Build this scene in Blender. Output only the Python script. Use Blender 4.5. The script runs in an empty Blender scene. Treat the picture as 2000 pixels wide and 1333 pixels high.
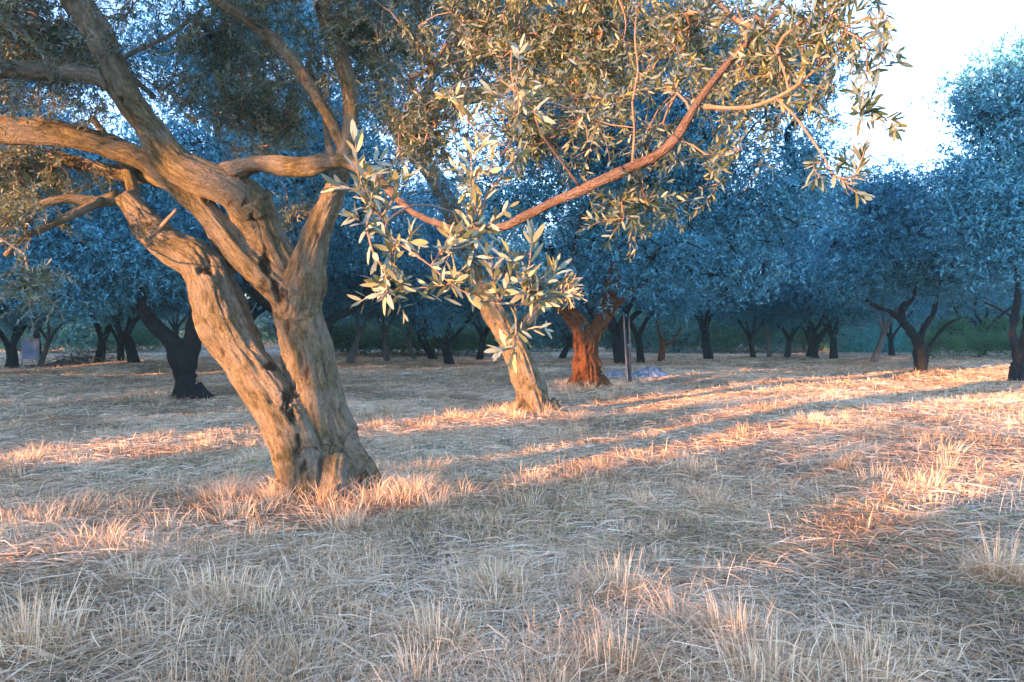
import bpy, math
import numpy as np
from mathutils import Vector
sc = bpy.context.scene
R = math.radians
# ------------------------------------------------------------------ camera
F = 1455.0; CAMZ = 1.5; PITCH = math.atan((666.5-640.0)/F)
cam_d = bpy.data.cameras.new("camera"); cam = bpy.data.objects.new("camera", cam_d)
sc.collection.objects.link(cam); sc.camera = cam
cam_d.sensor_width = 36; cam_d.lens = 36*F/2000.0
cam_d.clip_start = 0.05; cam_d.clip_end = 2000
cam.location = (0, 0, CAMZ); cam.rotation_euler = (R(90)-PITCH, 0, 0)
# ------------------------------------------------------------------ light
SUN_EL = R(4.6); SX, SY = 0.76, 0.65         # sunlight travels along (+SX,+SY)
world = bpy.data.worlds.new("World"); sc.world = world; world.use_nodes = True
wn = world.node_tree; wn.nodes.clear()
wo = wn.nodes.new('ShaderNodeOutputWorld'); bg = wn.nodes.new('ShaderNodeBackground')
sky = wn.nodes.new('ShaderNodeTexSky'); sky.sky_type = 'NISHITA'; sky.sun_disc = False
sky.sun_elevation = R(9); sky.sun_rotation = math.atan2(-SX, -SY)
sky.air_density = 1.0; sky.dust_density = 0.4; sky.ozone_density = 3.0; sky.altitude = 200
tint = wn.nodes.new('ShaderNodeMix'); tint.data_type = 'RGBA'; tint.blend_type = 'MULTIPLY'
tint.inputs[0].default_value = 1.0; tint.inputs[7].default_value = (1.10, 0.955, 1.06, 1)
wn.links.new(sky.outputs[0], tint.inputs[6]); wn.links.new(tint.outputs[2], bg.inputs[0])
bg.inputs[1].default_value = 0.15
wn.links.new(bg.outputs[0], wo.inputs[0])
sl = bpy.data.lights.new("sun", 'SUN'); sun = bpy.data.objects.new("sun", sl); sc.collection.objects.link(sun)
sl.energy = 3.3; sl.angle = R(0.5); sl.color = (1.0, 0.44, 0.19)
dv = Vector((SX*math.cos(SUN_EL), SY*math.cos(SUN_EL), -math.sin(SUN_EL)))
sun.rotation_euler = dv.to_track_quat('-Z', 'Y').to_euler()
sc.view_settings.view_transform = 'Standard'; sc.view_settings.look = 'None'
sc.view_settings.exposure = 3.15; sc.view_settings.gamma = 1.0
sc.cycles.max_bounces = 6; sc.cycles.transparent_max_bounces = 4; sc.cycles.use_denoising = True

# ------------------------------------------------------------------ helpers
cp, sp = math.cos(PITCH), math.sin(PITCH)
def at(px, py, d):
    a = (px-1000.0)/F*d; b = (666.5-py)/F*d
    return np.array([a, d*cp + b*sp, CAMZ - d*sp + b*cp])
def hash3(ix, iy, iz, seed):
    h = (ix.astype(np.int64)*374761393 + iy.astype(np.int64)*668265263 + iz.astype(np.int64)*2147483647 + seed*974711) & 0xffffffff
    h = ((h ^ (h >> 13))*1274126177) & 0xffffffff
    h = h ^ (h >> 16)
    return (h & 0xffff)/32767.5 - 1.0
def vnoise(p, seed=0):
    p = np.asarray(p, float); i = np.floor(p).astype(np.int64); f = p-i; f = f*f*(3-2*f)
    r = 0
    for dx in (0, 1):
        wx = f[..., 0] if dx else 1-f[..., 0]
        for dy in (0, 1):
            wy = f[..., 1] if dy else 1-f[..., 1]
            for dz in (0, 1):
                wz = f[..., 2] if dz else 1-f[..., 2]
                r = r + wx*wy*wz*hash3(i[..., 0]+dx, i[..., 1]+dy, i[..., 2]+dz, seed)
    return r
def fbm(p, seed=0, o=3):
    r = 0; a = 1.0; p = np.asarray(p, float)
    for k in range(o):
        r = r + a*vnoise(p, seed+k*17); p = p*2.03; a *= .5
    return r
MOUNDS = []
def ground_h(x, y):
    x = np.asarray(x, float); y = np.asarray(y, float)
    q = np.stack([x*.22, y*.22, x*0], -1)
    h = .05*fbm(q, 3, 2) + .018*vnoise(np.stack([x*1.1, y*1.1, x*0], -1), 9)
    h = h - .05*fbm(np.zeros((1, 3)), 3, 2)[0]
    for mx, my, mh, mr in MOUNDS:
        h = h + mh*np.exp(-((x-mx)**2+(y-my)**2)/(mr*mr))
    return h
def gp(px, py, dz=0.0):
    """point of the flat ground seen at a pixel"""
    t = CAMZ/(sp + (py-666.5)/F*cp)
    p = at(px, py, t); p[2] = float(ground_h(p[0], p[1])) + dz
    return p
def unit(v): return v/np.maximum(np.linalg.norm(v, axis=-1, keepdims=True), 1e-9)
def tag(o, label=None, cat=None, group=None, kind=None):
    if label: o['label'] = label
    if cat: o['category'] = cat
    if group: o['group'] = group
    if kind: o['kind'] = kind
    return o
def link(o): sc.collection.objects.link(o); return o
def empty(name, loc, rz=0.0, s=1.0):
    o = link(bpy.data.objects.new(name, None)); o.empty_display_size = .3
    o.location = tuple(float(v) for v in loc); o.rotation_euler = (0, 0, rz); o.scale = (s, s, s); return o
class Acc:
    def __init__(s): s.V = []; s.F = {}; s.A = {}; s.n = 0
    def add(s, V, faces, **attrs):
        V = np.asarray(V, np.float32).reshape(-1, 3)
        for f in faces:
            f = np.asarray(f, np.int64)
            if len(f): s.F.setdefault(f.shape[1], []).append(f+s.n)
        s.V.append(V)
        for k, v in attrs.items():
            s.A.setdefault(k, []).append(np.asarray(v, np.float32))
        s.n += len(V)
    def build(s, name, mat, parent=None, smooth=True):
        V = np.concatenate(s.V); off = np.zeros(3)
        if parent is not None: off = np.array(parent.location)
        V = V-off.astype(np.float32)
        groups = [np.concatenate(v) for v in s.F.values()]
        me = bpy.data.meshes.new(name)
        nl = sum(g.size for g in groups); npol = sum(len(g) for g in groups)
        me.vertices.add(len(V)); me.vertices.foreach_set('co', V.ravel())
        me.loops.add(nl); me.loops.foreach_set('vertex_index', np.concatenate([g.ravel() for g in groups]).astype(np.int32))
        tot = np.concatenate([np.full(len(g), g.shape[1]) for g in groups])
        st = np.concatenate([[0], np.cumsum(tot)[:-1]])
        me.polygons.add(npol); me.polygons.foreach_set('loop_start', st.astype(np.int32))
        try: me.polygons.foreach_set('loop_total', tot.astype(np.int32))
        except Exception: pass
        me.update(calc_edges=True)
        if smooth: me.polygons.foreach_set('use_smooth', np.ones(npol, bool))
        for k, v in s.A.items():
            v = np.concatenate(v)
            if v.ndim == 2:
                a = me.attributes.new(k, 'FLOAT_VECTOR', 'POINT'); a.data.foreach_set('vector', v.ravel())
            else:
                a = me.attributes.new(k, 'FLOAT', 'POINT'); a.data.foreach_set('value', v)
        me.materials.append(mat)
        o = link(bpy.data.objects.new(name, me))
        if parent is not None: o.parent = parent
        return o
def smooth_path(P, Rr, step):
    """Catmull-Rom through P with radii"""
    P = np.asarray(P, float); Rr = np.asarray(Rr, float)
    Q = np.vstack([2*P[0]-P[1], P, 2*P[-1]-P[-2]]); out = []; ro = []
    for i in range(1, len(Q)-2):
        L = np.linalg.norm(Q[i+1]-Q[i]); n = max(2, int(L/step))
        for t in np.arange(n)/n:
            a, b, c, d = Q[i-1], Q[i], Q[i+1], Q[i+2]
            out.append(.5*((2*b)+(c-a)*t+(2*a-5*b+4*c-d)*t*t+(3*b-a-3*c+d)*t**3))
            s = t*t*(3-2*t); ro.append(Rr[i-1]*(1-s)+Rr[i]*s)
    out.append(P[-1]); ro.append(Rr[-1])
    return np.array(out), np.array(ro)
def frames(P):
    T = unit(np.gradient(P, axis=0)); e1 = np.zeros_like(P)
    a = np.array([1., 0, 0]) if abs(T[0][0]) < .9 else np.array([0, 1., 0])
    e = a-T[0]*a.dot(T[0]); e /= np.linalg.norm(e)
    for i in range(len(P)):
        e = e-T[i]*e.dot(T[i]); e /= np.linalg.norm(e)+1e-12; e1[i] = e
    return T, e1, np.cross(T, e1)
def tube(P, Rr, n=8, step=.12, seed=0, rough=.12, flute=None, cap=True):
    """returns V,[F],bk and the sampled spine"""
    P, Rr = smooth_path(P, Rr, step)
    T, e1, e2 = frames(P); m = len(P)
    s = np.concatenate([[0], np.cumsum(np.linalg.norm(np.diff(P, axis=0), axis=1))])
    ang = np.arange(n)/n*2*np.pi
    ca, sa = np.cos(ang), np.sin(ang)
    rr = Rr[:, None]*np.ones(n)
    q = np.stack([np.broadcast_to(ca*1.3, (m, n)), np.broadcast_to(sa*1.3, (m, n)), np.broadcast_to((s/np.maximum(Rr, .01)*.35)[:, None], (m, n))], -1)
    rr = rr*(1+rough*fbm(q, seed, 2))
    if flute is not None: rr = rr*flute(ang[None, :], s[:, None])
    V = P[:, None]+rr[..., None]*(ca[None, :, None]*e1[:, None]+sa[None, :, None]*e2[:, None])
    bk = np.stack([ca*rr, sa*rr, np.broadcast_to(s[:, None], (m, n))], -1).reshape(-1, 3)
    i = np.arange(m-1)[:, None]*n; j = np.arange(n)[None]; j2 = (j+1) % n
    Fq = np.stack([i+j, i+j2, i+n+j2, i+n+j], -1).reshape(-1, 4)
    V = V.reshape(-1, 3); faces = [Fq]
    if cap:
        V = np.vstack([V, P[0], P[-1]]); bk = np.vstack([bk, [0, 0, 0], [0, 0, s[-1]]])
        k = np.arange(n); k2 = (k+1) % n
        faces.append(np.stack([np.full(n, m*n), k2, k], -1)); faces.append(np.stack([np.full(n, m*n+1), (m-1)*n+k, (m-1)*n+k2], -1))
    return V, faces, bk, (P, Rr, e1, e2, s)
def prisms(A, B, ra, rb, n=5, t0=None):
    T = unit(B-A); up = np.where(np.abs(T[:, 2:3]) < .9, np.array([[0, 0, 1.]]), np.array([[1., 0, 0]]))
    e1 = unit(np.cross(T, up)); e2 = np.cross(T, e1); a = np.arange(n)/n*2*np.pi
    c = np.cos(a)[None, :, None]*e1[:, None]+np.sin(a)[None, :, None]*e2[:, None]
    V = np.concatenate([A[:, None]+c*ra[:, None, None], B[:, None]+c*rb[:, None, None]], 1)
    E = len(A); o = np.arange(E)[:, None]*2*n; j = np.arange(n)[None]; j2 = (j+1) % n
    Fq = np.stack([o+j, o+j2, o+n+j2, o+n+j], -1).reshape(-1, 4)
    L = np.linalg.norm(B-A, axis=1)
    bk = np.zeros((E, 2*n, 3)); bk[:, :, 0] = np.tile(np.cos(a)*.03, 2); bk[:, :, 1] = np.tile(np.sin(a)*.03, 2)
    bk[:, n:, 2] = L[:, None]; bk[:, :, 2] += (np.arange(E) % 97)[:, None]*.31
    return V.reshape(-1, 3), [Fq], bk.reshape(-1, 3)
def leaf_batch(acc, B, D, L, W, rng, near=False, curl=.18, tone=None):
    N = len(B); D = unit(D); rnd = rng.normal(size=(N, 3)); rnd[:, 2] += .6
    S = unit(np.cross(D, rnd)); Nn = np.cross(S, D)
    if tone is None: tone = rng.random(N)
    L = np.asarray(L)*np.ones(N); W = np.asarray(W)*np.ones(N)
    if near:
        xs = np.array([0, .16, .16, .5, .5, .84, .84, 1.]); ys = np.array([0, .30, -.30, .5, -.5, .32, -.32, 0]); zz = np.array([0, .05, .05, .10, .10, .05, .05, 0])
        tri = [[0, 2, 1], [5, 6, 7]]; quad = [[1, 2, 4, 3], [3, 4, 6, 5]]
    else:
        xs = np.array([0, .45, 1., .45]); ys = np.array([0, .5, 0, -.5]); zz = np.zeros(4)
        tri = []; quad = [[0, 1, 2, 3]]
    k = len(xs); cv = rng.uniform(-.3, 1, N)*curl
    V = B[:, None]+D[:, None]*(xs[None]*L[:, None])[..., None]+S[:, None]*(ys[None]*W[:, None])[..., None] \
        + Nn[:, None]*((zz[None]*W[:, None]*1.6-(xs**2)[None]*(cv*L)[:, None]))[..., None]
    o = (np.arange(N)*k)[:, None, None]; fs = []
    if tri: fs.append((o+np.array(tri)[None]).reshape(-1, 3))
    fs.append((o+np.array(quad)[None]).reshape(-1, 4))
    acc.add(V.reshape(-1, 3), fs, tone=np.repeat(tone, k))
def sprigs(acc, tw, P, D, Ls, rng, leafL=.055, leafW=.013, step=.024, rad=.0016, near=True, density=1.0):
    """P,D,Ls : starts, directions, lengths of small leafy shoots"""
    N = len(P); K = max(3, int(Ls.max()/step)); D = unit(D)
    sagd = rng.normal(size=(N, 3))*.25; sagd[:, 2] -= .15
    t = np.linspace(0, 1, K+1)
    C = P[:, None]+D[:, None]*(t[None]*Ls[:, None])[..., None]+sagd[:, None]*((t**2)[None]*Ls[:, None])[..., None]
    for a, b in ((0, K//2), (K//2, K)):
        V, f, bk = prisms(C[:, a], C[:, b], np.full(N, rad*(1.2 if a == 0 else .8)), np.full(N, rad*(.8 if a == 0 else .4)), 3)
        tw.add(V, f, bk=bk)
    T = unit(C[:, 1:]-C[:, :-1]); r0 = unit(rng.normal(size=(N, 3))); e1 = unit(np.cross(D, r0)); e2 = np.cross(D, e1)
    idx = np.arange(K); par = (idx % 2)[None, :, None]
    side = np.where(par == 0, e1[:, None], e2[:, None])
    Bs = []; Ds = []
    for sg in (1, -1):
        d = T*rng.uniform(.6, 1.3, (N, K, 1))+side*sg+rng.normal(size=(N, K, 3))*.28
        Bs.append(C[:, 1:]); Ds.append(d)
    Bs.append(C[:, -1:]); Ds.append(T[:, -1:]+rng.normal(size=(N, 1, 3))*.1)
    B = np.concatenate(Bs, 1).reshape(-1, 3); Dd = np.concatenate(Ds, 1).reshape(-1, 3)
    keep = rng.random(len(B)) < density*.92
    B, Dd = B[keep], Dd[keep]
    L = leafL*rng.uniform(.65, 1.2, len(B)); st = np.repeat(rng.random(N), 2*K+1)[keep]
    leaf_batch(acc, B, Dd, L, L*(leafW/leafL)*rng.uniform(.8, 1.25, len(B)), rng, near, .22, np.clip(st*.6+rng.random(len(B))*.4, 0, 1))
def grow(skel, skr, targets, rng, rt=.006, wig=.10, maxf=.75, rmax=9):
    n0 = len(skel); T = np.asarray(targets); n = len(T)
    D = np.linalg.norm(T[:, None]-skel[None], axis=2); best = D.argmin(1); d = D.min(1)
    pos = list(skel); parent = [-1]*n0; done = np.zeros(n, bool)
    for _ in range(n):
        k = int(np.where(done, 1e9, d).argmin()); done[k] = True
        pos.append(T[k]); parent.append(int(best[k])); me = len(pos)-1
        dd = np.linalg.norm(T-T[k], axis=1)*1.06
        m = (dd < d) & ~done; d[m] = dd[m]; best[m] = me
    pos = np.array(pos); cnt = np.zeros(len(pos))
    for i in range(len(pos)-1, n0-1, -1):
        cnt[i] += 1; cnt[parent[i]] += cnt[i]
    rad = np.minimum(rt*np.maximum(cnt, 1)**.48, rmax); rad[:n0] = skr
    A = []; B = []; ra = []; rb = []
    for i in range(n0, len(pos)):
        p = parent[i]; a, b = pos[p], pos[i]; L = np.linalg.norm(b-a)
        r0 = min(rad[i]*1.15, skr[p]*maxf) if p < n0 else min(rad[p], rad[i]*1.6); r1 = min(rad[i], r0)
        k = 1 if L < .12 else (2 if L < .4 else 4)
        ts = np.linspace(0, 1, k+1); pts = a+(b-a)*ts[:, None]
        if k > 1:
            j = rng.normal(size=(k-1, 3))*L*wig/ k; pts[1:-1] += j; pts[1:-1, 2] += L*.06
        rs = r0+(r1-r0)*ts
        A.append(pts[:-1]); B.append(pts[1:]); ra.append(rs[:-1]); rb.append(rs[1:])
    return np.concatenate(A), np.concatenate(B), np.concatenate(ra), np.concatenate(rb), unit(pos[n0:]-pos[np.array(parent[n0:])])
def in_blobs(blobs, n, rng, shell=.35, lump=.25, seed=1):
    """n points in a union of ellipsoids (centre, radii) ; biased outward, uneven"""
    vol = np.array([np.prod(b[1]) for b in blobs])**.75; vol = vol/vol.sum(); out = []
    while len(out) < n:
        c, r = blobs[rng.choice(len(blobs), p=vol)]
        v = rng.normal(size=3); v /= np.linalg.norm(v); q = shell+(1-shell)*rng.random()
        p = np.asarray(c)+v*np.asarray(r)*q
        if vnoise(p[None]*.9, seed)[0] > -.45-lump*rng.random(): out.append(p)
    return np.array(out)
def clusters(acc, pts, per, rad, rng, L=.1, W=.028, flat=.6):
    """leafy shoots scattered round the branch ends"""
    q = 9; ns = max(1, per//q); S = len(pts)*ns; c = np.repeat(pts, ns, 0); g = rng.normal(size=(S, 3))*rad; g[:, 2] *= flat
    sd = unit(rng.normal(size=(S, 3))+unit(g)*.9+[0, 0, .25]); N = S*q
    t = rng.uniform(0, 1, (S, q, 1)); P = ((c+g)[:, None]+sd[:, None]*t*L*2.2).reshape(-1, 3)
    d = (sd[:, None]*.9+rng.normal(size=(S, q, 3))*.75).reshape(-1, 3)
    ct = np.repeat(rng.random(len(pts)), ns*q); st = np.repeat(rng.random(S), q)
    leaf_batch(acc, P, d, L*rng.uniform(.6, 1.25, N), W*rng.uniform(.7, 1.25, N), rng, False, .2, np.clip(ct*.35+st*.35+rng.random(N)*.3, 0, 1))

# ------------------------------------------------------------------ materials
def newmat(name):
    m = bpy.data.materials.new(name); m.use_nodes = True; nt = m.node_tree; nt.nodes.clear()
    o = nt.nodes.new('ShaderNodeOutputMaterial'); return m, nt, o
def ramp(nt, fac, stops):
    r = nt.nodes.new('ShaderNodeValToRGB'); e = r.color_ramp.elements
    while len(e) < len(stops): e.new(.5)
    for k, (p, c) in enumerate(stops): e[k].position = p; e[k].color = (*c, 1)
    nt.links.new(fac, r.inputs[0]); return r.outputs[0]
def attr(nt, n, out='Fac'):
    a = nt.nodes.new('ShaderNodeAttribute'); a.attribute_name = n; return a.outputs[out]
def noise(nt, vec, scale, detail=4, rough=.6, dist=0):
    n = nt.nodes.new('ShaderNodeTexNoise'); n.inputs['Scale'].default_value = scale; n.inputs['Detail'].default_value = detail
    n.inputs['Roughness'].default_value = rough; n.inputs['Distortion'].default_value = dist
    if vec is not None: nt.links.new(vec, n.inputs['Vector'])
    return n.outputs['Fac']
def mixc(nt, f, a, b, mode='MIX'):
    m = nt.nodes.new('ShaderNodeMix'); m.data_type = 'RGBA'; m.blend_type = mode
    for i, v in ((0, f), (6, a), (7, b)):
        if hasattr(v, 'node'): nt.links.new(v, m.inputs[i])
        elif i == 0: m.inputs[0].default_value = v
        else: m.inputs[i].default_value = (*v, 1)
    return m.outputs[2]
def leaf_mat(name, top, back, trans=.25, rough=.45, spec=.4):
    m, nt, o = newmat(name)
    t = attr(nt, 'tone'); ct = ramp(nt, t, top); cb = ramp(nt, t, back)
    g = nt.nodes.new('ShaderNodeNewGeometry'); c = mixc(nt, g.outputs['Backfacing'], ct, cb)
    p = nt.nodes.new('ShaderNodeBsdfPrincipled'); nt.links.new(c, p.inputs['Base Color'])
    p.inputs['Roughness'].default_value = rough; p.inputs['Specular IOR Level'].default_value = spec
    tr = nt.nodes.new('ShaderNodeBsdfTranslucent'); nt.links.new(mixc(nt, .5, c, (.34, .33, .05)), tr.inputs[0])
    mx = nt.nodes.new('ShaderNodeMixShader'); mx.inputs[0].default_value = trans
    nt.links.new(p.outputs[0], mx.inputs[1]); nt.links.new(tr.outputs[0], mx.inputs[2]); nt.links.new(mx.outputs[0], o.inputs[0])
    return m
M_NEAR = leaf_mat('olive_leaf_near',
    [(0, (.018, .040, .030)), (.5, (.045, .078, .042)), (.85, (.15, .16, .05)), (1, (.40, .29, .06))],
    [(0, (.08, .14, .14)), (.6, (.15, .21, .18)), (1, (.32, .30, .16))], .22)
M_PALE = leaf_mat('olive_leaf_pale',
    [(0, (.06, .09, .06)), (.5, (.15, .17, .10)), (1, (.30, .29, .12))],
    [(0, (.18, .23, .19)), (.6, (.28, .31, .22)), (1, (.40, .37, .20))], .22)
M_FAR_HAZED = leaf_mat('olive_leaf_far_hazed',  # blue of haze and skylit shade is put into the leaf colour
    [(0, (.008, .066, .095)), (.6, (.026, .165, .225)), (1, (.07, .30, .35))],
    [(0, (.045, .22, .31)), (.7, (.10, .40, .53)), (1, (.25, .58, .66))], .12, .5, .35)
M_SHRUB = leaf_mat('shrub_leaf', [(0, (.014, .065, .02)), (.6, (.035, .15, .04)), (1, (.08, .25, .07))],
    [(0, (.04, .13, .045)), (1, (.10, .27, .10))], .25)
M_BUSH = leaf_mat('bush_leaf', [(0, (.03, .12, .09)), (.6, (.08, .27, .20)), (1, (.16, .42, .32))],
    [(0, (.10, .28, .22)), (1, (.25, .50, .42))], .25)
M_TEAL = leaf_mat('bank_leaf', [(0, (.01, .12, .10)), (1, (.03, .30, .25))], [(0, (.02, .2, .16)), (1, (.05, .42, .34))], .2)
def bark_mat(name, cols, bump=.5, s=1.0, dark=None, pale=(.22, .20, .17), pw=.35):
    m, nt, o = newmat(name)
    b = attr(nt, 'bk', 'Vector')
    def mp(z):
        q = nt.nodes.new('ShaderNodeMapping'); q.inputs['Scale'].default_value = (1, 1, z); nt.links.new(b, q.inputs[0]); return q.outputs[0]
    n1 = noise(nt, mp(.38), 24*s, 7, .68, .8); n2 = noise(nt, mp(.7), 5*s, 4, .6, .5); n3 = noise(nt, mp(.8), 110*s, 5, .78)
    wr = nt.nodes.new('ShaderNodeVectorMath'); wr.operation = 'MULTIPLY_ADD'; wr.inputs[1].default_value = (.03, .03, .03)
    nz = nt.nodes.new('ShaderNodeTexNoise'); nz.inputs['Scale'].default_value = 30; nt.links.new(b, nz.inputs['Vector'])
    nt.links.new(nz.outputs['Color'], wr.inputs[0]); nt.links.new(mp(.30), wr.inputs[2])
    vo = nt.nodes.new('ShaderNodeTexVoronoi'); vo.feature = 'DISTANCE_TO_EDGE'; vo.inputs['Scale'].default_value = 34*s; nt.links.new(wr.outputs[0], vo.inputs['Vector'])
    crack = ramp(nt, vo.outputs['Distance'], [(.0, (0, 0, 0)), (.09, (1, 1, 1))])
    c = ramp(nt, n1, cols)
    c = mixc(nt, ramp(nt, n2, [(.40, (0, 0, 0)), (.60, (1, 1, 1))]), c, mixc(nt, pw, c, pale))
    c = mixc(nt, ramp(nt, n3, [(.52, (0, 0, 0)), (.70, (.75, .75, .75))]), c, mixc(nt, .8, c, (.02, .016, .012)))
    ck = nt.nodes.new('ShaderNodeMath'); ck.operation = 'SUBTRACT'; ck.inputs[0].default_value = .62; ck.use_clamp = True
    bw = nt.nodes.new('ShaderNodeRGBToBW'); nt.links.new(crack, bw.inputs[0]); nt.links.new(bw.outputs[0], ck.inputs[1])
    pm = nt.nodes.new('ShaderNodeMath'); pm.operation = 'MULTIPLY'; nt.links.new(ck.outputs[0], pm.inputs[0]); nt.links.new(n2, pm.inputs[1])
    c = mixc(nt, pm.outputs[0], c, (.02, .015, .01))
    if dark: c = mixc(nt, attr(nt, 'rot'), c, dark)
    p = nt.nodes.new('ShaderNodeBsdfPrincipled'); nt.links.new(c, p.inputs['Base Color']); p.inputs['Roughness'].default_value = .9
    p.inputs['Specular IOR Level'].default_value = .15
    ad = nt.nodes.new('ShaderNodeMath'); ad.operation = 'MULTIPLY_ADD'; ad.inputs[1].default_value = .9
    nt.links.new(n3, ad.inputs[0]); nt.links.new(n1, ad.inputs[2])
    a2 = nt.nodes.new('ShaderNodeMath'); a2.operation = 'MULTIPLY_ADD'; a2.inputs[1].default_value = .35
    nt.links.new(bw.outputs[0], a2.inputs[0]); nt.links.new(ad.outputs[0], a2.inputs[2])
    bp = nt.nodes.new('ShaderNodeBump'); bp.inputs['Strength'].default_value = bump; bp.inputs['Distance'].default_value = .035
    nt.links.new(a2.outputs[0], bp.inputs['Height']); nt.links.new(bp.outputs[0], p.inputs['Normal'])
    nt.links.new(p.outputs[0], o.inputs[0]); return m
M_BARK = bark_mat('olive_bark', [(.25, (.032, .027, .013)), (.45, (.12, .098, .045)), (.7, (.29, .235, .115))], .9, 1, (.05, .028, .014), (.38, .33, .26), .45)
M_BARK_SUNLIT = bark_mat('olive_bark_sunlit', [(.28, (.025, .010, .005)), (.48, (.14, .052, .015)), (.75, (.36, .14, .04))], 1.0, 1, (.012, .008, .006), (.26, .12, .05), .45)  # bark with the orange of the low sun put into its colour
M_BARK_SHADED = bark_mat('olive_bark_shaded', [(.3, (.006, .006, .007)), (.6, (.016, .015, .016)), (.8, (.04, .036, .036))], .6, 1, None, (.025, .024, .024))  # near-black bark: shade on the back trunks is put into the colour
M_BARKP = bark_mat('olive_bark_pale', [(.3, (.06, .06, .055)), (.6, (.14, .14, .13)), (.8, (.22, .22, .2))], .6)
M_TWIG = bark_mat('twig_bark', [(.3, (.16, .10, .07)), (.6, (.28, .19, .13)), (.8, (.36, .27, .2))], .3)
def grass_mat(name, stops, trans=.3):
    m, nt, o = newmat(name)
    c = ramp(nt, attr(nt, 'tone'), stops)
    p = nt.nodes.new('ShaderNodeBsdfPrincipled'); nt.links.new(c, p.inputs['Base Color']); p.inputs['Roughness'].default_value = .6
    p.inputs['Specular IOR Level'].default_value = .3
    tr = nt.nodes.new('ShaderNodeBsdfTranslucent'); nt.links.new(c, tr.inputs[0])
    mx = nt.nodes.new('ShaderNodeMixShader'); mx.inputs[0].default_value = trans
    nt.links.new(p.outputs[0], mx.inputs[1]); nt.links.new(tr.outputs[0], mx.inputs[2]); nt.links.new(mx.outputs[0], o.inputs[0]); return m
STRAW = [(0, (.22, .135, .07)), (.3, (.55, .37, .195)), (.6, (.84, .60, .36)), (.88, (.95, .79, .54)), (.93, (.34, .34, .13)), (1, (.22, .28, .09))]
M_STRAW = grass_mat('dry_straw', STRAW)
def ground_mat():
    m, nt, o = newmat('dry_ground')
    tc = nt.nodes.new('ShaderNodeTexCoord').outputs['Object']
    n1 = noise(nt, tc, .35, 5, .6); n2 = noise(nt, tc, 9, 6, .7); n3 = noise(nt, tc, 60, 4, .7)
    c = ramp(nt, n2, [(.3, (.20, .155, .10)), (.5, (.36, .29, .20)), (.7, (.50, .42, .31))])
    c = mixc(nt, ramp(nt, n1, [(.4, (0, 0, 0)), (.65, (.6, .6, .6))]), c, (.30, .29, .20))
    c = mixc(nt, ramp(nt, n3, [(.35, (.5, .5, .5)), (.55, (0, 0, 0))]), c, (.12, .09, .06))
    p = nt.nodes.new('ShaderNodeBsdfPrincipled'); nt.links.new(c, p.inputs['Base Color']); p.inputs['Roughness'].default_value = .95
    p.inputs['Specular IOR Level'].default_value = .1
    bp = nt.nodes.new('ShaderNodeBump'); bp.inputs['Strength'].default_value = .9; bp.inputs['Distance'].default_value = .05
    ad = nt.nodes.new('ShaderNodeMath'); ad.operation = 'ADD'; nt.links.new(n2, ad.inputs[0]); nt.links.new(n3, ad.inputs[1])
    nt.links.new(ad.outputs[0], bp.inputs['Height']); nt.links.new(bp.outputs[0], p.inputs['Normal'])
    nt.links.new(p.outputs[0], o.inputs[0]); return m
M_GROUND = ground_mat()
def plain_mat(name, a, b, scale=8, rough=.8, trans=0):
    m, nt, o = newmat(name)
    tc = nt.nodes.new('ShaderNodeTexCoord').outputs['Object']
    c = ramp(nt, noise(nt, tc, scale, 5, .65), [(.35, a), (.65, b)])
    p = nt.nodes.new('ShaderNodeBsdfPrincipled'); nt.links.new(c, p.inputs['Base Color']); p.inputs['Roughness'].default_value = rough
    bp = nt.nodes.new('ShaderNodeBump'); bp.inputs['Strength'].default_value = .3
    nt.links.new(noise(nt, tc, scale*6, 4), bp.inputs['Height']); nt.links.new(bp.outputs[0], p.inputs['Normal'])
    nt.links.new(p.outputs[0], o.inputs[0]); return m

# ------------------------------------------------------------------ ground
def mound_px(px, py, h, r):
    p = gp(px, py); MOUNDS.append((p[0], p[1], h, r))
mound_px(640, 965, .10, .8); mound_px(1045, 805, .10, 1.0); mound_px(1160, 757, .22, 1.5)
mound_px(375, 772, .28, 2.0); mound_px(255, 725, .22, 2.0); mound_px(1797, 727, .25, 2.2); mound_px(1985, 752, .2, 1.6); mound_px(20, 752, .15, 1.6)
# bring the ground to its true level under the trees one can see rooted
for px, py, d_, h_ in ((645, 965, 6.75, .02), (1045, 805, 13.4, .0), (1148, 757, 18.5, .03), (366, 775, 15.6, .03), (1797, 727, 25.0, .04), (1984, 752, 19.8, .02)):
    p = at(px, py, d_); MOUNDS.append((p[0], p[1], h_-float(ground_h(p[0], p[1])), 3.2 if d_ > 8 else 2.0))
acc = Acc()
n = 420; u = np.linspace(-1, 1, n); gx = np.sinh(u*4.6)/np.sinh(4.6)*220; gy = gx.copy()+8
X, Y = np.meshgrid(gx, gy, indexing='ij'); Z = ground_h(X, Y)
i = (np.arange(n-1)[:, None]*n+np.arange(n-1)[None]).ravel()
acc.add(np.stack([X, Y, Z], -1).reshape(-1, 3), [np.stack([i, i+n, i+n+1, i+1], -1)])
g = acc.build('ground', M_GROUND); tag(g, 'dry straw covered floor of the olive grove', 'ground', kind='structure')

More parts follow.
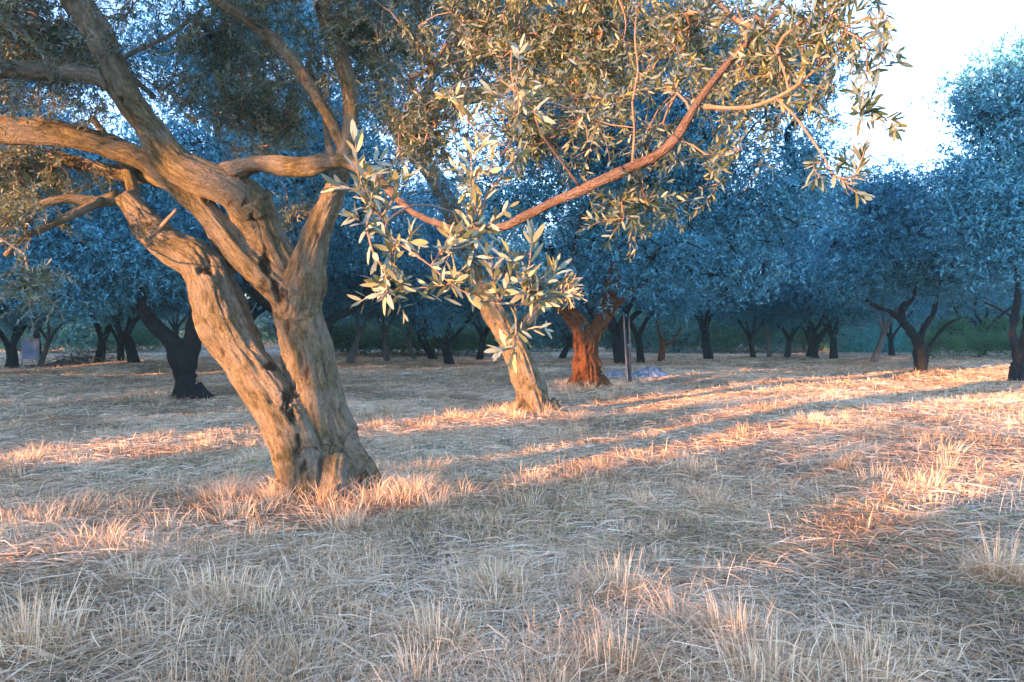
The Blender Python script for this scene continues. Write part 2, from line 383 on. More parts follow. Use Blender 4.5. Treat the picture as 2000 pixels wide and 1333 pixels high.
# ------------------------------------------------------------------ grass
def blades(acc, B, H, lean, W, rng, tone, bend=.5, face=None):
    """upright / leaning blades; lean (N,2) horizontal vector as fraction of H"""
    N = len(B); a = rng.random(N)*np.pi*2 if face is None else face
    S = np.stack([np.cos(a), np.sin(a), np.zeros(N)], -1)*W[:, None]*.5
    top = np.stack([lean[:, 0]*H, lean[:, 1]*H, H], -1)
    mid = top*np.array([1-bend, 1-bend, 1])*.55
    mid[:, 2] = top[:, 2]*(.5+.18*rng.random(N))
    V = np.stack([B-S, B+S, B+mid-S*.8, B+mid+S*.8, B+top], 1)
    o = (np.arange(N)*5)[:, None]
    acc.add(V.reshape(-1, 3), [o+np.array([[0, 1, 3, 2]]), o+np.array([[2, 3, 4]])], tone=np.repeat(tone, 5))
def straws(acc, C, L, az, tilt, W, rng, tone):
    """long stems lying in the mat"""
    N = len(C); d = np.stack([np.cos(az)*np.cos(tilt), np.sin(az)*np.cos(tilt), np.sin(tilt)], -1)*L[:, None]
    s = np.stack([-np.sin(az), np.cos(az), rng.normal(size=N)*.6], -1)*W[:, None]*.5
    bow = np.stack([-np.sin(az)*rng.normal(size=N)*.12*L, np.cos(az)*rng.normal(size=N)*.12*L, .08*L], -1)
    P0 = C-d*.5; P1 = C+bow; P2 = C+d*.5; P0[:, 2] = np.maximum(P0[:, 2], C[:, 2]-.01)
    V = np.stack([P0-s, P0+s, P1-s, P1+s, P2-s*.5, P2+s*.5], 1); o = (np.arange(N)*6)[:, None]
    acc.add(V.reshape(-1, 3), [o+np.array([[0, 1, 3, 2]]), o+np.array([[2, 3, 5, 4]])], tone=np.repeat(tone, 6))
rg = np.random.default_rng(5)
def scatter(N, r0, r1, p, rng, half=R(50)):
    """radius pdf ~ r^p within a fan round the view"""
    q = rng.random(N); e = p+1
    r = (r0**e+q*(r1**e-r0**e))**(1/e) if abs(e) > 1e-6 else r0*(r1/r0)**q
    a = rng.uniform(-half, half, N); x = r*np.sin(a); y = r*np.cos(a)
    return np.stack([x, y, ground_h(x, y)], -1), r
def tonefield(P, rng, spread=.35):
    t = .48+.22*fbm(np.stack([P[:, 0]*.8, P[:, 1]*.8, P[:, 0]*0], -1), 21, 2)+rng.normal(size=len(P))*spread*.6
    t = np.clip(t, .0, .88)
    gpat = vnoise(np.stack([P[:, 0]*.55, P[:, 1]*.55, P[:, 0]*0+5], -1), 77) > .42
    t[gpat & (rng.random(len(P)) < .09)] = .97
    return t
acc = Acc()
# lying mat
P, r = scatter(480000, 1.2, 42, -.25, rg)
k = fbm(np.stack([P[:, 0]*1.7, P[:, 1]*1.7, P[:, 0]*0], -1), 91, 3) > rg.uniform(-1.5, .25, len(P)); P = P[k]; r = r[k]
L = rg.uniform(.08, .36, len(P)); P[:, 2] += rg.random(len(P))*.035+.006
flow = 1.2*vnoise(np.stack([P[:, 0]*.5, P[:, 1]*.5, P[:, 0]*0], -1), 33)
straws(acc, P, L, flow+rg.normal(size=len(P))*.9+(rg.random(len(P)) < .3)*1.5, rg.normal(size=len(P))*.10+.03, (.0022+.0004*r)*rg.uniform(.6, 1.4, len(P)), rg, tonefield(P, rg))
# short stubble everywhere
P, r = scatter(150000, 1.2, 60, -.2, rg)
d = fbm(np.stack([P[:, 0]*1.3, P[:, 1]*1.3, P[:, 0]*0], -1), 51, 2)
k = rg.random(len(P)) < np.clip(.55+.6*d, .12, 1); P = P[k]; r = r[k]; d = d[k]
H = rg.uniform(.02, .075, len(P))*(1+.6*np.clip(d, 0, 1))*(1+.006*r)
blades(acc, P, H, rg.normal(size=(len(P), 2))*.7, (.0025+.0005*r)*rg.uniform(.7, 1.4, len(P)), rg, tonefield(P, rg))
# tufts
T, rt_ = scatter(3800, 2.2, 34, -.1, rg)
k = fbm(np.stack([T[:, 0]*.45, T[:, 1]*.45, T[:, 0]*0], -1), 61, 2)+rg.normal(size=len(T))*.3 > -.12; T = T[k]; rt_ = rt_[k]
npt = np.clip((95/(1+.09*rt_)).astype(int), 14, 95); idx = np.repeat(np.arange(len(T)), npt)
ts = rg.uniform(.05, .17, len(T)); hh = rg.uniform(.06, .16, len(T))*np.where(rg.random(len(T)) < .25, 1.35, .85)
off = rg.normal(size=(len(idx), 2)); P = T[idx]+np.concatenate([off*ts[idx, None], np.zeros((len(idx), 1))], 1)
P[:, 2] = ground_h(P[:, 0], P[:, 1])
lean = off*.32+rg.normal(size=off.shape)*.22+rg.normal(size=(len(T), 2))[idx]*.18
tt = np.clip(tonefield(T, rg, .3)[idx]+rg.normal(size=len(idx))*.12, 0, .9)
blades(acc, P, hh[idx]*rg.uniform(.45, 1.1, len(idx)), lean, (.0024+.0004*rt_[idx])*rg.uniform(.8, 1.3, len(idx)), rg, tt, .35)
for cx, cy, n_, rr0 in ((-1.75, 6.35, 26, .55), (-2.6, 6.0, 14, .6), (-1.2, 6.5, 12, .4), (.35, 13.2, 14, .6), (1.9, 18.0, 16, .8)):
    q = rg.normal(size=(n_, 2))*rr0; nb = 70; idx = np.repeat(np.arange(n_), nb); off = rg.normal(size=(len(idx), 2))
    P = np.concatenate([np.array([[cx, cy]])+q[idx]+off*.09, np.zeros((len(idx), 1))], 1); P[:, 2] = ground_h(P[:, 0], P[:, 1])
    blades(acc, P, rg.uniform(.06, .24, len(P)), off*.45+rg.normal(size=off.shape)*.4, (.0024+.0005*cy)*rg.uniform(.7, 1.3, len(P)), rg, np.clip(.55+rg.normal(size=len(P))*.16, 0, .88), .35)
# single tall stalks
P, r = scatter(3000, 2.4, 30, 0, rg)
blades(acc, P, rg.uniform(.10, .26, len(P)), rg.normal(size=(len(P), 2))*.35, (.003+.0003*r), rg, np.clip(.7+rg.normal(size=len(P))*.15, 0, .88), .1)
grass = acc.build('dry_grass', M_STRAW, smooth=False); tag(grass, 'dry mown straw and grass covering the grove floor', 'grass', kind='stuff')

# prominent tufts one can point to
def grass_tuft(px, py, h, w, label, nb=170, tone=.62, green=0.0, seed=0):
    r = np.random.default_rng(900+seed); b = gp(px, py)
    a = Acc(); off = r.normal(size=(nb, 2)); Pq = b+np.concatenate([off*w, np.zeros((nb, 1))], 1); Pq[:, 2] = ground_h(Pq[:, 0], Pq[:, 1])-.005
    t = np.clip(tone+r.normal(size=nb)*.22, 0, .88); t[r.random(nb) < green] = .98
    ln = off*r.uniform(.3, .6)+r.normal(size=off.shape)*.42+r.normal(size=2)*.25
    blades(a, Pq, h*.92*r.uniform(.12, 1.1, nb)*(.6+.4*r.random(nb)), ln, r.uniform(.002, .0045, nb), r, t, .3)
    m = nb//2; q = r.normal(size=(m, 2))*w*1.5; C = b+np.concatenate([q, np.zeros((m, 1))], 1); C[:, 2] = ground_h(C[:, 0], C[:, 1])+r.uniform(.01, h*.45, m)
    straws(a, C, r.uniform(.08, .26, m), r.random(m)*6.28, r.normal(size=m)*.35, r.uniform(.002, .0045, m), r, np.clip(tone+r.normal(size=m)*.2, 0, .88))
    # stiffer flat stubble stems, bent over at the tips
    m = nb//14; off = r.normal(size=(m, 2)); Pq = b+np.concatenate([off*w*.7, np.zeros((m, 1))], 1); Pq[:, 2] = ground_h(Pq[:, 0], Pq[:, 1])-.005
    blades(a, Pq, h*r.uniform(.7, 1.25, m), off*.15+r.normal(size=off.shape)*.1, r.uniform(.004, .008, m), r, np.clip(.66+r.normal(size=m)*.12, 0, .88), .25)
    o = a.build('grass_tuft', M_STRAW, None, smooth=False)
    me = o.data; co = np.empty(len(me.vertices)*3, np.float32); me.vertices.foreach_get('co', co)
    co = co.reshape(-1, 3)-b.astype(np.float32); me.vertices.foreach_set('co', co.ravel()); me.update(); o.location = tuple(b)
    tag(o, label, 'grass tuft', 'large dry grass tufts in the foreground')
for k, a in enumerate([
    (1212, 1165, .22, .10, 'rounded golden dry grass tuft just right of centre in the foreground'),
    (855, 1275, .20, .09, 'fine fanned dry grass tuft in the foreground below the leaning olive trunk'),
    (1440, 1262, .22, .10, 'upright pale dry grass tuft in the foreground with taller stubble right behind it'),
    (1500, 1345, .22, .11, 'dense dry grass tuft cut by the bottom edge, largest in the right foreground'),
    (60, 1290, .30, .12, 'tall pale dry grass clump in the bottom left corner'),
    (1955, 1150, .30, .07, 'tall thin stalky grass tuft near the right edge'),
    (975, 1155, .17, .07, 'green tinged yellow grass tuft in the centre foreground'),
    (1290, 1055, .13, .06, 'small brown grass tuft with dark base right of centre'),
    (430, 1190, .20, .12, 'broad pale dry grass tuft in the left foreground below the shaded band'),
    (1350, 925, .18, .16, 'wide sunlit orange grass tuft in the middle of the shaded ground'),
    (1690, 1330, .22, .14, 'spiky stubble clump at the bottom edge in the right corner'),
    (1200, 1330, .22, .10, 'pink brown dry grass tuft cut by the bottom edge near the centre')]):
    grass_tuft(*a, nb=700 if a[2] > .15 else 380, green=.25 if 'green' in a[4] else .02, tone=.38 if 'brown' in a[4] else .55, seed=k)

# ------------------------------------------------------------------ wood building
def limb_px(pts, seed=0, n=14, step=.1, rough=.10, flute=None, slim=.86):
    """pts: (px, py, depth, width in px)"""
    P = np.array([at(a, b, d) for a, b, d, w in pts]); Rr = np.array([w/F*d*.5*slim for a, b, d, w in pts])
    return dict(P=P, R=Rr, n=n, step=step, seed=seed, rough=rough, flute=flute)
def fused(name, limbs, voxel, mat, parent, disp=.012, rots=(), fissure=.5):
    """fuse overlapping tubes into one surface, then give it a grain that follows each limb"""
    a = Acc(); sp_ = []
    for l in limbs:
        V, f, bk, s = tube(l['P'], l['R'], l['n'], l['step'], l['seed'], l['rough'], l['flute']); a.add(V, f); sp_.append(s)
    tmp = a.build('tmp', mat)
    md = tmp.modifiers.new('r', 'REMESH'); md.mode = 'VOXEL'; md.voxel_size = voxel
    s2 = tmp.modifiers.new('s', 'SMOOTH'); s2.factor = .5; s2.iterations = 3
    dg = bpy.context.evaluated_depsgraph_get(); me = bpy.data.meshes.new_from_object(tmp.evaluated_get(dg))
    nv = len(me.vertices); co = np.empty(nv*3, np.float32); me.vertices.foreach_get('co', co); co = co.reshape(-1, 3).astype(float)
    no = np.empty(nv*3, np.float32); me.vertices.foreach_get('normal', no); no = no.reshape(-1, 3)
    C = np.concatenate([s[0] for s in sp_]); Rr = np.concatenate([s[1] for s in sp_]); E1 = np.concatenate([s[2] for s in sp_]); E2 = np.concatenate([s[3] for s in sp_])
    S = np.concatenate([s[4]+k*3.7 for k, s in enumerate(sp_)]); bk = np.zeros((nv, 3)); rad = np.zeros(nv)
    for c0 in range(0, nv, 4000):
        q = co[c0:c0+4000]; D = ((q[:, None]-C[None])**2).sum(2)-Rr[None]**2*.8; j = D.argmin(1)
        # blend the two nearest samples for a smooth coordinate
        d = q-C[j]; T = np.cross(E1[j], E2[j])
        bk[c0:c0+4000] = np.stack([(d*E1[j]).sum(1), (d*E2[j]).sum(1), S[j]+(d*T).sum(1)], -1); rad[c0:c0+4000] = Rr[j]
    q = bk*np.array([1, 1, .16])
    big = fbm(q*9, 5, 3); fine = fbm(q*34, 8, 2); lump = fbm(co*3.5, 3, 2)
    rid = 1-np.abs(fbm(q*14, 12, 2))*2
    k = np.clip(rad/.12, .25, 1.3)
    dsp = k*(disp*big*1.2+disp*.35*fine+disp*1.1*lump-disp*fissure*np.clip(rid, 0, 1)**3*1.6)
    rot = np.zeros(nv)
    for c, rr, dep in rots:
        w = np.exp(-((co-c)**2/np.asarray(rr)**2).sum(1)); ww = np.clip((w-.45+.5*fbm(co*np.array([18, 18, 7]), 31, 4))*2.4, 0, .9)*np.clip(w*3, 0, 1)
        rot = np.maximum(rot, ww); dsp -= dep*ww
    co = co+no*dsp[:, None]
    off = np.array(parent.location)
    me.vertices.foreach_set('co', (co-off).astype(np.float32).ravel())
    at_ = me.attributes.new('bk', 'FLOAT_VECTOR', 'POINT'); at_.data.foreach_set('vector', bk.astype(np.float32).ravel())
    at_ = me.attributes.new('rot', 'FLOAT', 'POINT'); at_.data.foreach_set('value', rot.astype(np.float32))
    me.polygons.foreach_set('use_smooth', np.ones(len(me.polygons), bool)); me.update()
    me.materials.clear(); me.materials.append(mat); me.name = name
    bpy.data.objects.remove(tmp); o = link(bpy.data.objects.new(name, me)); o.parent = parent
    return o, sp_
def skel_of(sps, every=2, rmin=0):
    P = np.concatenate([s[0][::every] for s in sps]); r = np.concatenate([s[1][::every] for s in sps]); return P, r
def tubes_mesh(name, limbs, mat, parent):
    a = Acc(); sps = []
    for l in limbs:
        V, f, bk, s = tube(l['P'], l['R'], l['n'], l['step'], l['seed'], l['rough'], l['flute']); a.add(V, f, bk=bk); sps.append(s)
    return a.build(name, mat, parent), sps

# ================================================================== MAIN TREE
D0 = 6.75
base = gp(645, 965)
main = empty('olive_tree', base)
tag(main, 'large leaning olive tree in the left foreground with twisted sunlit double trunk', 'olive tree')
def fl(ang, s): return 1+.16*np.exp(-s/.35)*np.cos(3*ang+.6)+.10*np.exp(-s/.5)*np.cos(5*ang+1)
LM = [
 limb_px([(668, 985, 6.75, 165), (655, 930, 6.75, 128), (640, 870, 6.78, 112), (622, 800, 6.8, 102), (606, 720, 6.8, 100), (592, 650, 6.8, 100), (580, 590, 6.8, 98), (552, 530, 6.75, 92), (524, 480, 6.68, 84), (503, 430, 6.6, 84), (484, 388, 6.5, 92)], 1, 18, .08, .12, fl),
 limb_px([(618, 985, 6.65, 110), (600, 920, 6.62, 100), (578, 855, 6.65, 98), (548, 800, 6.68, 92), (515, 755, 6.7, 80), (478, 705, 6.72, 82), (447, 650, 6.75, 90), (425, 600, 6.75, 90), (406, 552, 6.75, 84), (385, 515, 6.78, 72), (340, 487, 6.8, 60), (298, 458, 6.85, 56), (268, 415, 6.9, 46), (242, 382, 6.9, 38)], 2, 16, .08, .12, None),
 limb_px([(582, 610, 6.72, 60), (545, 570, 6.62, 66), (500, 530, 6.55, 66), (455, 480, 6.52, 62), (412, 425, 6.5, 62), (365, 375, 6.5, 66), (318, 335, 6.5, 62), (262, 305, 6.48, 54), (200, 287, 6.45, 46), (130, 270, 6.4, 42), (60, 266, 6.35, 42), (-20, 262, 6.3, 42), (-120, 250, 6.2, 36), (-300, 200, 6.1, 26)], 3, 14, .08, .10, None),
 limb_px([(490, 400, 6.5, 92), (455, 368, 6.42, 88), (405, 350, 6.36, 80), (355, 325, 6.32, 78), (315, 280, 6.3, 74), (280, 235, 6.28, 68), (245, 185, 6.25, 64), (215, 120, 6.2, 62), (185, 60, 6.2, 62), (150, 0, 6.2, 62), (110, -70, 6.2, 54), (60, -180, 6.2, 42), (40, -300, 6.2, 28)], 4, 16, .08, .10, None),
 limb_px([(582, 600, 6.72, 80), (594, 550, 6.62, 84), (604, 505, 6.52, 78), (618, 455, 6.42, 66), (638, 410, 6.38, 54), (658, 360, 6.38, 44), (672, 300, 6.4, 34), (684, 240, 6.5, 30), (682, 180, 6.55, 32), (668, 120, 6.6, 34), (648, 60, 6.6, 38), (628, 0, 6.6, 40), (610, -90, 6.6, 34), (600, -220, 6.7, 22)], 5, 13, .08, .10, None),
 limb_px([(430, 350, 6.42, 62), (470, 328, 6.35, 46), (510, 320, 6.3, 36), (560, 326, 6.2, 44), (610, 322, 6.1, 46), (655, 315, 5.95, 38), (700, 325, 5.7, 34), (745, 355, 5.4, 30)], 6, 12, .07, .16, None),
 limb_px([(238, 170, 6.25, 50), (190, 152, 6.2, 40), (130, 142, 6.1, 40), (60, 138, 6.0, 42), (0, 134, 5.9, 42), (-90, 120, 5.8, 34), (-220, 60, 5.7, 22)], 7, 11, .08, .10, None),
 limb_px([(330, 345, 6.6, 46), (270, 310, 6.7, 44), (215, 280, 6.7, 42), (150, 262, 6.6, 42), (80, 250, 6.55, 46), (0, 246, 6.5, 50), (-100, 225, 6.4, 40), (-260, 120, 6.3, 24)], 8, 12, .08, .12, None),
 limb_px([(470, 525, 6.95, 50), (435, 470, 7.0, 52), (400, 415, 7.0, 48), (355, 370, 7.05, 42), (290, 345, 7.1, 36), (220, 335, 7.15, 34), (150, 318, 7.2, 32), (90, 300, 7.2, 28)], 9, 10, .08, .12, None),
 limb_px([(728, 985, 6.75, 60), (722, 935, 6.75, 56), (708, 900, 6.78, 40)], 10, 9, .06, .25, None),
 limb_px([(655, 900, 6.55, 70), (650, 960, 6.35, 64), (648, 1010, 6.2, 36)], 13, 9, .06, .2, None),
 limb_px([(600, 900, 6.5, 60), (600, 960, 6.35, 60), (592, 1010, 6.25, 34)], 14, 9, .06, .2, None),
 limb_px([(690, 880, 6.7, 60), (722, 950, 6.9, 60), (775, 990, 7.0, 26)], 15, 9, .06, .2, None),
 limb_px([(690, 940, 6.75, 90), (710, 975, 6.72, 70), (735, 1005, 6.7, 30)], 11, 9, .06, .2, None),
 limb_px([(585, 940, 6.6, 80), (560, 990, 6.5, 50), (540, 1010, 6.45, 20)], 12, 9, .06, .2, None),
]
for k_, f_ in enumerate([1.14, 1.30, 1.0, 1.0, 1.10]): LM[k_]['R'] = LM[k_]['R']*f_
RH = [(at(548, 640, 6.45), (.05, .2, .10), .03), (at(535, 560, 6.4), (.04, .2, .12), .03), (at(590, 730, 6.45), (.03, .2, .10), .025), (at(565, 770, 6.5), (.06, .2, .12), .05), (at(600, 910, 6.45), (.05, .2, .10), .03), (at(690, 880, 6.5), (.03, .2, .16), .02), (at(440, 395, 6.2), (.10, .2, .03), .015), (at(430, 690, 6.5), (.05, .2, .06), .012),
      (at(566, 815, 6.55), (.10, .2, .18), .06), (at(585, 880, 6.5), (.07, .2, .16), .04), (at(548, 590, 6.5), (.05, .2, .16), .03), (at(515, 520, 6.45), (.05, .15, .2), .03),
      (at(398, 530, 6.6), (.07, .15, .07), .04), (at(530, 715, 6.6), (.07, .15, .05), .02), (at(225, 195, 6.1), (.05, .15, .05), .04), (at(712, 930, 6.65), (.06, .12, .06), .02), (at(490, 440, 6.35), (.03, .12, .14), .02)]
trunk, SP = fused('trunk', LM, .0125, M_BARK, main, .012, RH, .8)
# named secondary branches, each its own mesh
BR = [
 limb_px([(235, 385, 6.9, 34), (190, 396, 6.8, 26), (140, 388, 6.7, 22), (80, 400, 6.6, 20), (30, 425, 6.5, 22), (-40, 435, 6.4, 18), (-120, 420, 6.3, 12)], 21, 8, .07, .15),
 limb_px([(200, 392, 6.8, 22), (150, 415, 6.6, 20), (100, 440, 6.5, 18), (50, 462, 6.4, 16), (10, 500, 6.3, 12)], 22, 8, .07, .15),
 limb_px([(672, 290, 6.42, 30), (645, 235, 6.5, 26), (618, 190, 6.5, 28), (580, 130, 6.5, 30), (530, 75, 6.55, 32), (480, 35, 6.45, 28), (430, 5, 6.35, 24), (350, -50, 6.2, 18)], 23, 9, .07, .12),
 limb_px([(430, 350, 6.5, 40), (300, 190, 7.4, 14), (240, 120, 7.6, 12), (330, 70, 7.9, 10), (400, 15, 8.0, 8)][1:], 24, 6, .07, .15),
 limb_px([(642, 395, 6.4, 26), (650, 330, 6.45, 22), (640, 270, 6.85, 18), (630, 200, 6.8, 14), (600, 120, 6.7, 9)], 25, 7, .07, .15),
 limb_px([(268, 420, 6.9, 30), (262, 385, 6.95, 32), (255, 350, 7.0, 26), (230, 300, 7.0, 20), (180, 230, 7.0, 14)], 26, 8, .07, .15),
 limb_px([(300, 465, 6.8, 14), (318, 440, 6.7, 10), (345, 410, 6.65, 8)], 27, 6, .05, .15),
 # long bare branch sweeping out to the right, towards the camera
 limb_px([(745, 355, 5.4, 26), (800, 410, 5.0, 20), (870, 442, 4.5, 20), (930, 450, 4.1, 22), (985, 442, 3.8, 26), (1060, 405, 3.6, 29), (1130, 375, 3.5, 31), (1180, 352, 3.45, 34), (1240, 325, 3.4, 33), (1290, 300, 3.35, 31), (1330, 255, 3.3, 30), (1360, 205, 3.25, 26), (1400, 150, 3.2, 24), (1445, 100, 3.2, 22), (1490, 55, 3.2, 18), (1530, 0, 3.2, 14), (1560, -80, 3.2, 9)], 28, 12, .04, .30, None, .62),
 limb_px([(1375, 208, 3.25, 13), (1420, 212, 3.2, 10), (1470, 208, 3.1, 10), (1520, 190, 3.0, 10), (1560, 165, 2.95, 8), (1600, 130, 2.9, 5)], 29, 6, .04, .15),
 limb_px([(1515, 192, 3.0, 8), (1550, 225, 2.9, 8), (1580, 265, 2.8, 8), (1610, 310, 2.7, 7), (1625, 340, 2.65, 6), (1660, 360, 2.6, 4)], 30, 6, .04, .2, None, .7),
 limb_px([(1235, 325, 3.4, 7), (1239, 250, 3.35, 5), (1235, 200, 3.3, 5), (1246, 140, 3.3, 4), (1240, 70, 3.35, 4), (1250, -20, 3.3, 3)], 31, 6, .05, .1),
 limb_px([(1135, 368, 3.5, 7), (1100, 320, 3.35, 5), (1060, 265, 3.2, 5), (1045, 228, 3.1, 4)], 32, 5, .05, .1),
 limb_px([(1500, 60, 3.2, 14), (1440, 40, 3.4, 12), (1390, -10, 3.6, 10)], 33, 6, .05, .1),
]
BSP = []
M_LIMB = bark_mat('young_limb_bark', [(.3, (.05, .034, .026)), (.5, (.15, .10, .075)), (.75, (.27, .19, .15))], .8)
for l in BR:
    o, s = tubes_mesh('branch', [l], M_LIMB if l['seed'] == 28 else M_BARK if l['R'].max() > .03 else M_TWIG, main); BSP += s
sk, skr = skel_of(SP[1:9]+BSP, 3); zz = sk[:, 2] > 2.0; sk, skr = sk[zz], skr[zz]
def bl(px, py, d, rx, ry, rz): return (at(px, py, d), (rx, ry, rz))
CB = [bl(60, 60, 6.4, 1.5, 1.2, .9), bl(420, 90, 7.4, 1.1, 1.3, .75), bl(60, 330, 7.2, 1.0, .8, .35), bl(720, 60, 6.8, 1.1, 1.3, .8), bl(520, 230, 7.6, .8, .7, .5),
      bl(960, 60, 5.6, 1.0, 1.0, .65), bl(820, 250, 5.8, .6, .7, .45), bl(1120, 90, 4.6, .8, .9, .45), bl(1330, 70, 4.0, .75, .7, .4), bl(1480, 120, 3.4, .42, .5, .28),
      bl(1280, 230, 3.6, .45, .4, .22), bl(1040, 250, 4.4, .5, .5, .25), bl(1560, 60, 2.9, .25, .3, .2), bl(1250, 400, 3.7, .42, .3, .13), bl(1420, 330, 3.4, .22, .3, .12), bl(580, 420, 7.6, .35, .3, .25),
      bl(30, 430, 6.2, .5, .4, .25), bl(300, -160, 6.4, 1.8, 1.4, .8), bl(800, -160, 5.6, 1.5, 1.4, .7), bl(1200, -120, 4.2, 1.0, 1.0, .45), bl(80, 560, 5.2, .25, .3, .2), bl(1640, 30, 2.7, .18, .2, .14)]
rng = np.random.default_rng(11)
CB.append((np.array([-4.75, 4.55, 3.65]), (.55, .55, .7))); CB.append((np.array([-4.9, 4.4, 4.5]), (.8, .7, .6)))  # crown clumps out of view, added sunward to shade the upper limb
tg = np.concatenate([in_blobs(CB, 2050, rng, .1, .3, 4), in_blobs([(np.array([-4.85, 4.5, 3.7]), (.6, .6, .75))], 150, rng, .1, 0, 4)])
A, B, ra, rb, dirs = grow(sk, skr, tg, rng, .0026, .16, .6, .015)
tw = Acc(); V, f, bk = prisms(A, B, ra, rb, 5); tw.add(V, f, bk=bk)
lv = Acc(); P3 = np.repeat(tg, 5, 0); dd = np.repeat(dirs, 5, 0)+rng.normal(size=(len(P3), 3))*.8; dd[:, 2] += .1
sprigs(lv, tw, P3, dd, rng.uniform(.12, .26, len(P3)), rng, .050, .0108, .025)
def pale_mix(o): pass
lv.build('crown', M_NEAR, main); tw.build('twigs', M_TWIG, main)

# the pale sprays hanging in front of the lens, from the long branch
def spray(paths, name, r0=.0035, leafL=.055, leafW=.0135, seed=0, step=.021, tone_lift=0, mat=None, shoots=0):
    r = np.random.default_rng(seed); a = Acc(); t_ = Acc(); nodes = []
    for pts, leafy in paths:
        P = np.array([at(*p) for p in pts]); Pn, Rn = smooth_path(P, np.linspace(r0, r0*.45, len(P)) if leafy else np.full(len(P), r0), .02)
        V, f, bk, s = tube(P, np.linspace(r0, r0*.45, len(P)) if leafy else np.full(len(P), r0), 6, .02, seed, .15); t_.add(V, f, bk=bk)
        if not leafy: continue
        L = np.concatenate([[0], np.cumsum(np.linalg.norm(np.diff(Pn, axis=0), axis=1))]); q = np.arange(L[-1]*leafy[0], L[-1], step)
        C = np.stack([np.interp(q, L, Pn[:, k]) for k in range(3)], -1); T = np.stack([np.interp(q, L, np.gradient(Pn, axis=0)[:, k]) for k in range(3)], -1); T = unit(T); nodes.append(C)
        e1 = unit(np.cross(T, r.normal(size=3))); e2 = np.cross(T, e1); Bs = []; Ds = []
        for k in range(len(C)):
            e = e1[k] if k % 2 else e2[k]
            for sg in (1, -1):
                if r.random() < .93: Bs.append(C[k]); Ds.append(T[k]*r.uniform(.9, 1.7)+e*sg+r.normal(size=3)*.25)
        for _ in range(4): Bs.append(C[-1]); Ds.append(T[-1]*2+r.normal(size=3)*.5)
        Bs = np.array(Bs); Ds = np.array(Ds); Ll = leafL*r.uniform(.6, 1.2, len(Bs))
        leaf_batch(a, Bs, Ds, Ll, Ll*leafW/leafL*r.uniform(.85, 1.2, len(Bs)), r, True, .25, np.clip(r.random(len(Bs)), 0, 1))
    if shoots:
        nn = np.concatenate(nodes); nn = nn[r.integers(0, len(nn), shoots)]; d_ = r.normal(size=(shoots, 3)); d_[:, 2] += .7
        sprigs(a, t_, nn, d_, r.uniform(.03, .075, shoots), r, leafL*.85, leafW*.85, .014, .0011)
    o = a.build(name, mat or M_PALE, main); t = t_.build('twig', M_TWIG, o); t.parent = o
    # twig mesh was built in world space : shift like its parent
    me = t.data; me.transform(__import__('mathutils').Matrix.Translation(-Vector(base)))
    return o
d = 1.45
spray([([(965, 446, 3.9), (940, 440, 3.0), (900, 420, 2.2), (820, 400, 1.8), (760, 430, 1.6), (760, 458, 1.5), (800, 490, d), (842, 520, d), (881, 555, d), (943, 587, d), (1006, 596, d), (1041, 590, d), (1074, 571, d), (1100, 555, d)], (.90,)),
       ([(760, 440, 1.6), (725, 400, 1.55), (700, 340, 1.5), (694, 267, 1.5)], (.15,)),
       ([(730, 410, 1.56), (717, 440, 1.5), (729, 493, 1.48), (752, 532, 1.45), (756, 571, 1.42), (745, 580, 1.4)], (.3,)),
       ([(881, 555, d), (842, 560, 1.46), (791, 567, 1.46), (750, 572, 1.46)], (.05,)),
       ([(1006, 596, d), (1008, 630, d), (1007, 660, d), (1004, 690, d)], (.35,)),
       ([(1020, 596, d), (1029, 547, d), (1036, 500, d), (1038, 470, d)], (.2,)),
       ([(842, 520, d), (870, 480, 1.5), (896, 454, 1.52), (930, 440, 1.55), (955, 450, 1.55)], (.05,)),
       ([(920, 448, 1.54), (928, 400, 1.55), (922, 340, 1.55), (920, 295, 1.55)], (.1,)),
       ([(930, 440, 1.54), (951, 384, 1.56), (986, 337, 1.56), (1018, 298, 1.56)], (.1,)),
       ([(740, 430, 1.56), (762, 400, 1.55), (772, 376, 1.55), (768, 350, 1.55)], (.1,)),
       ([(820, 505, 1.47), (800, 470, 1.5), (806, 450, 1.5)], (.1,)), ([(860, 500, 1.5), (880, 480, 1.5), (905, 475, 1.5)], (.1,)),
       ([(1074, 571, d), (1080, 540, d), (1085, 515, d)], (.05,)), ([(980, 594, d), (965, 560, d), (970, 530, d)], (.1,)), ([(1040, 590, d), (1055, 560, d), (1060, 540, d)], (.05,)),
       ([(780, 475, 1.48), (760, 500, 1.48), (770, 530, 1.48)], (.1,)), ([(725, 400, 1.55), (690, 370, 1.5), (660, 365, 1.5)], (.5,)),
       ([(940, 440, 1.55), (935, 470, 1.5), (920, 500, 1.5), (925, 540, 1.5)], (.2,))], 'hanging_spray', .0026, .043, .0100, 3, .019, shoots=55)
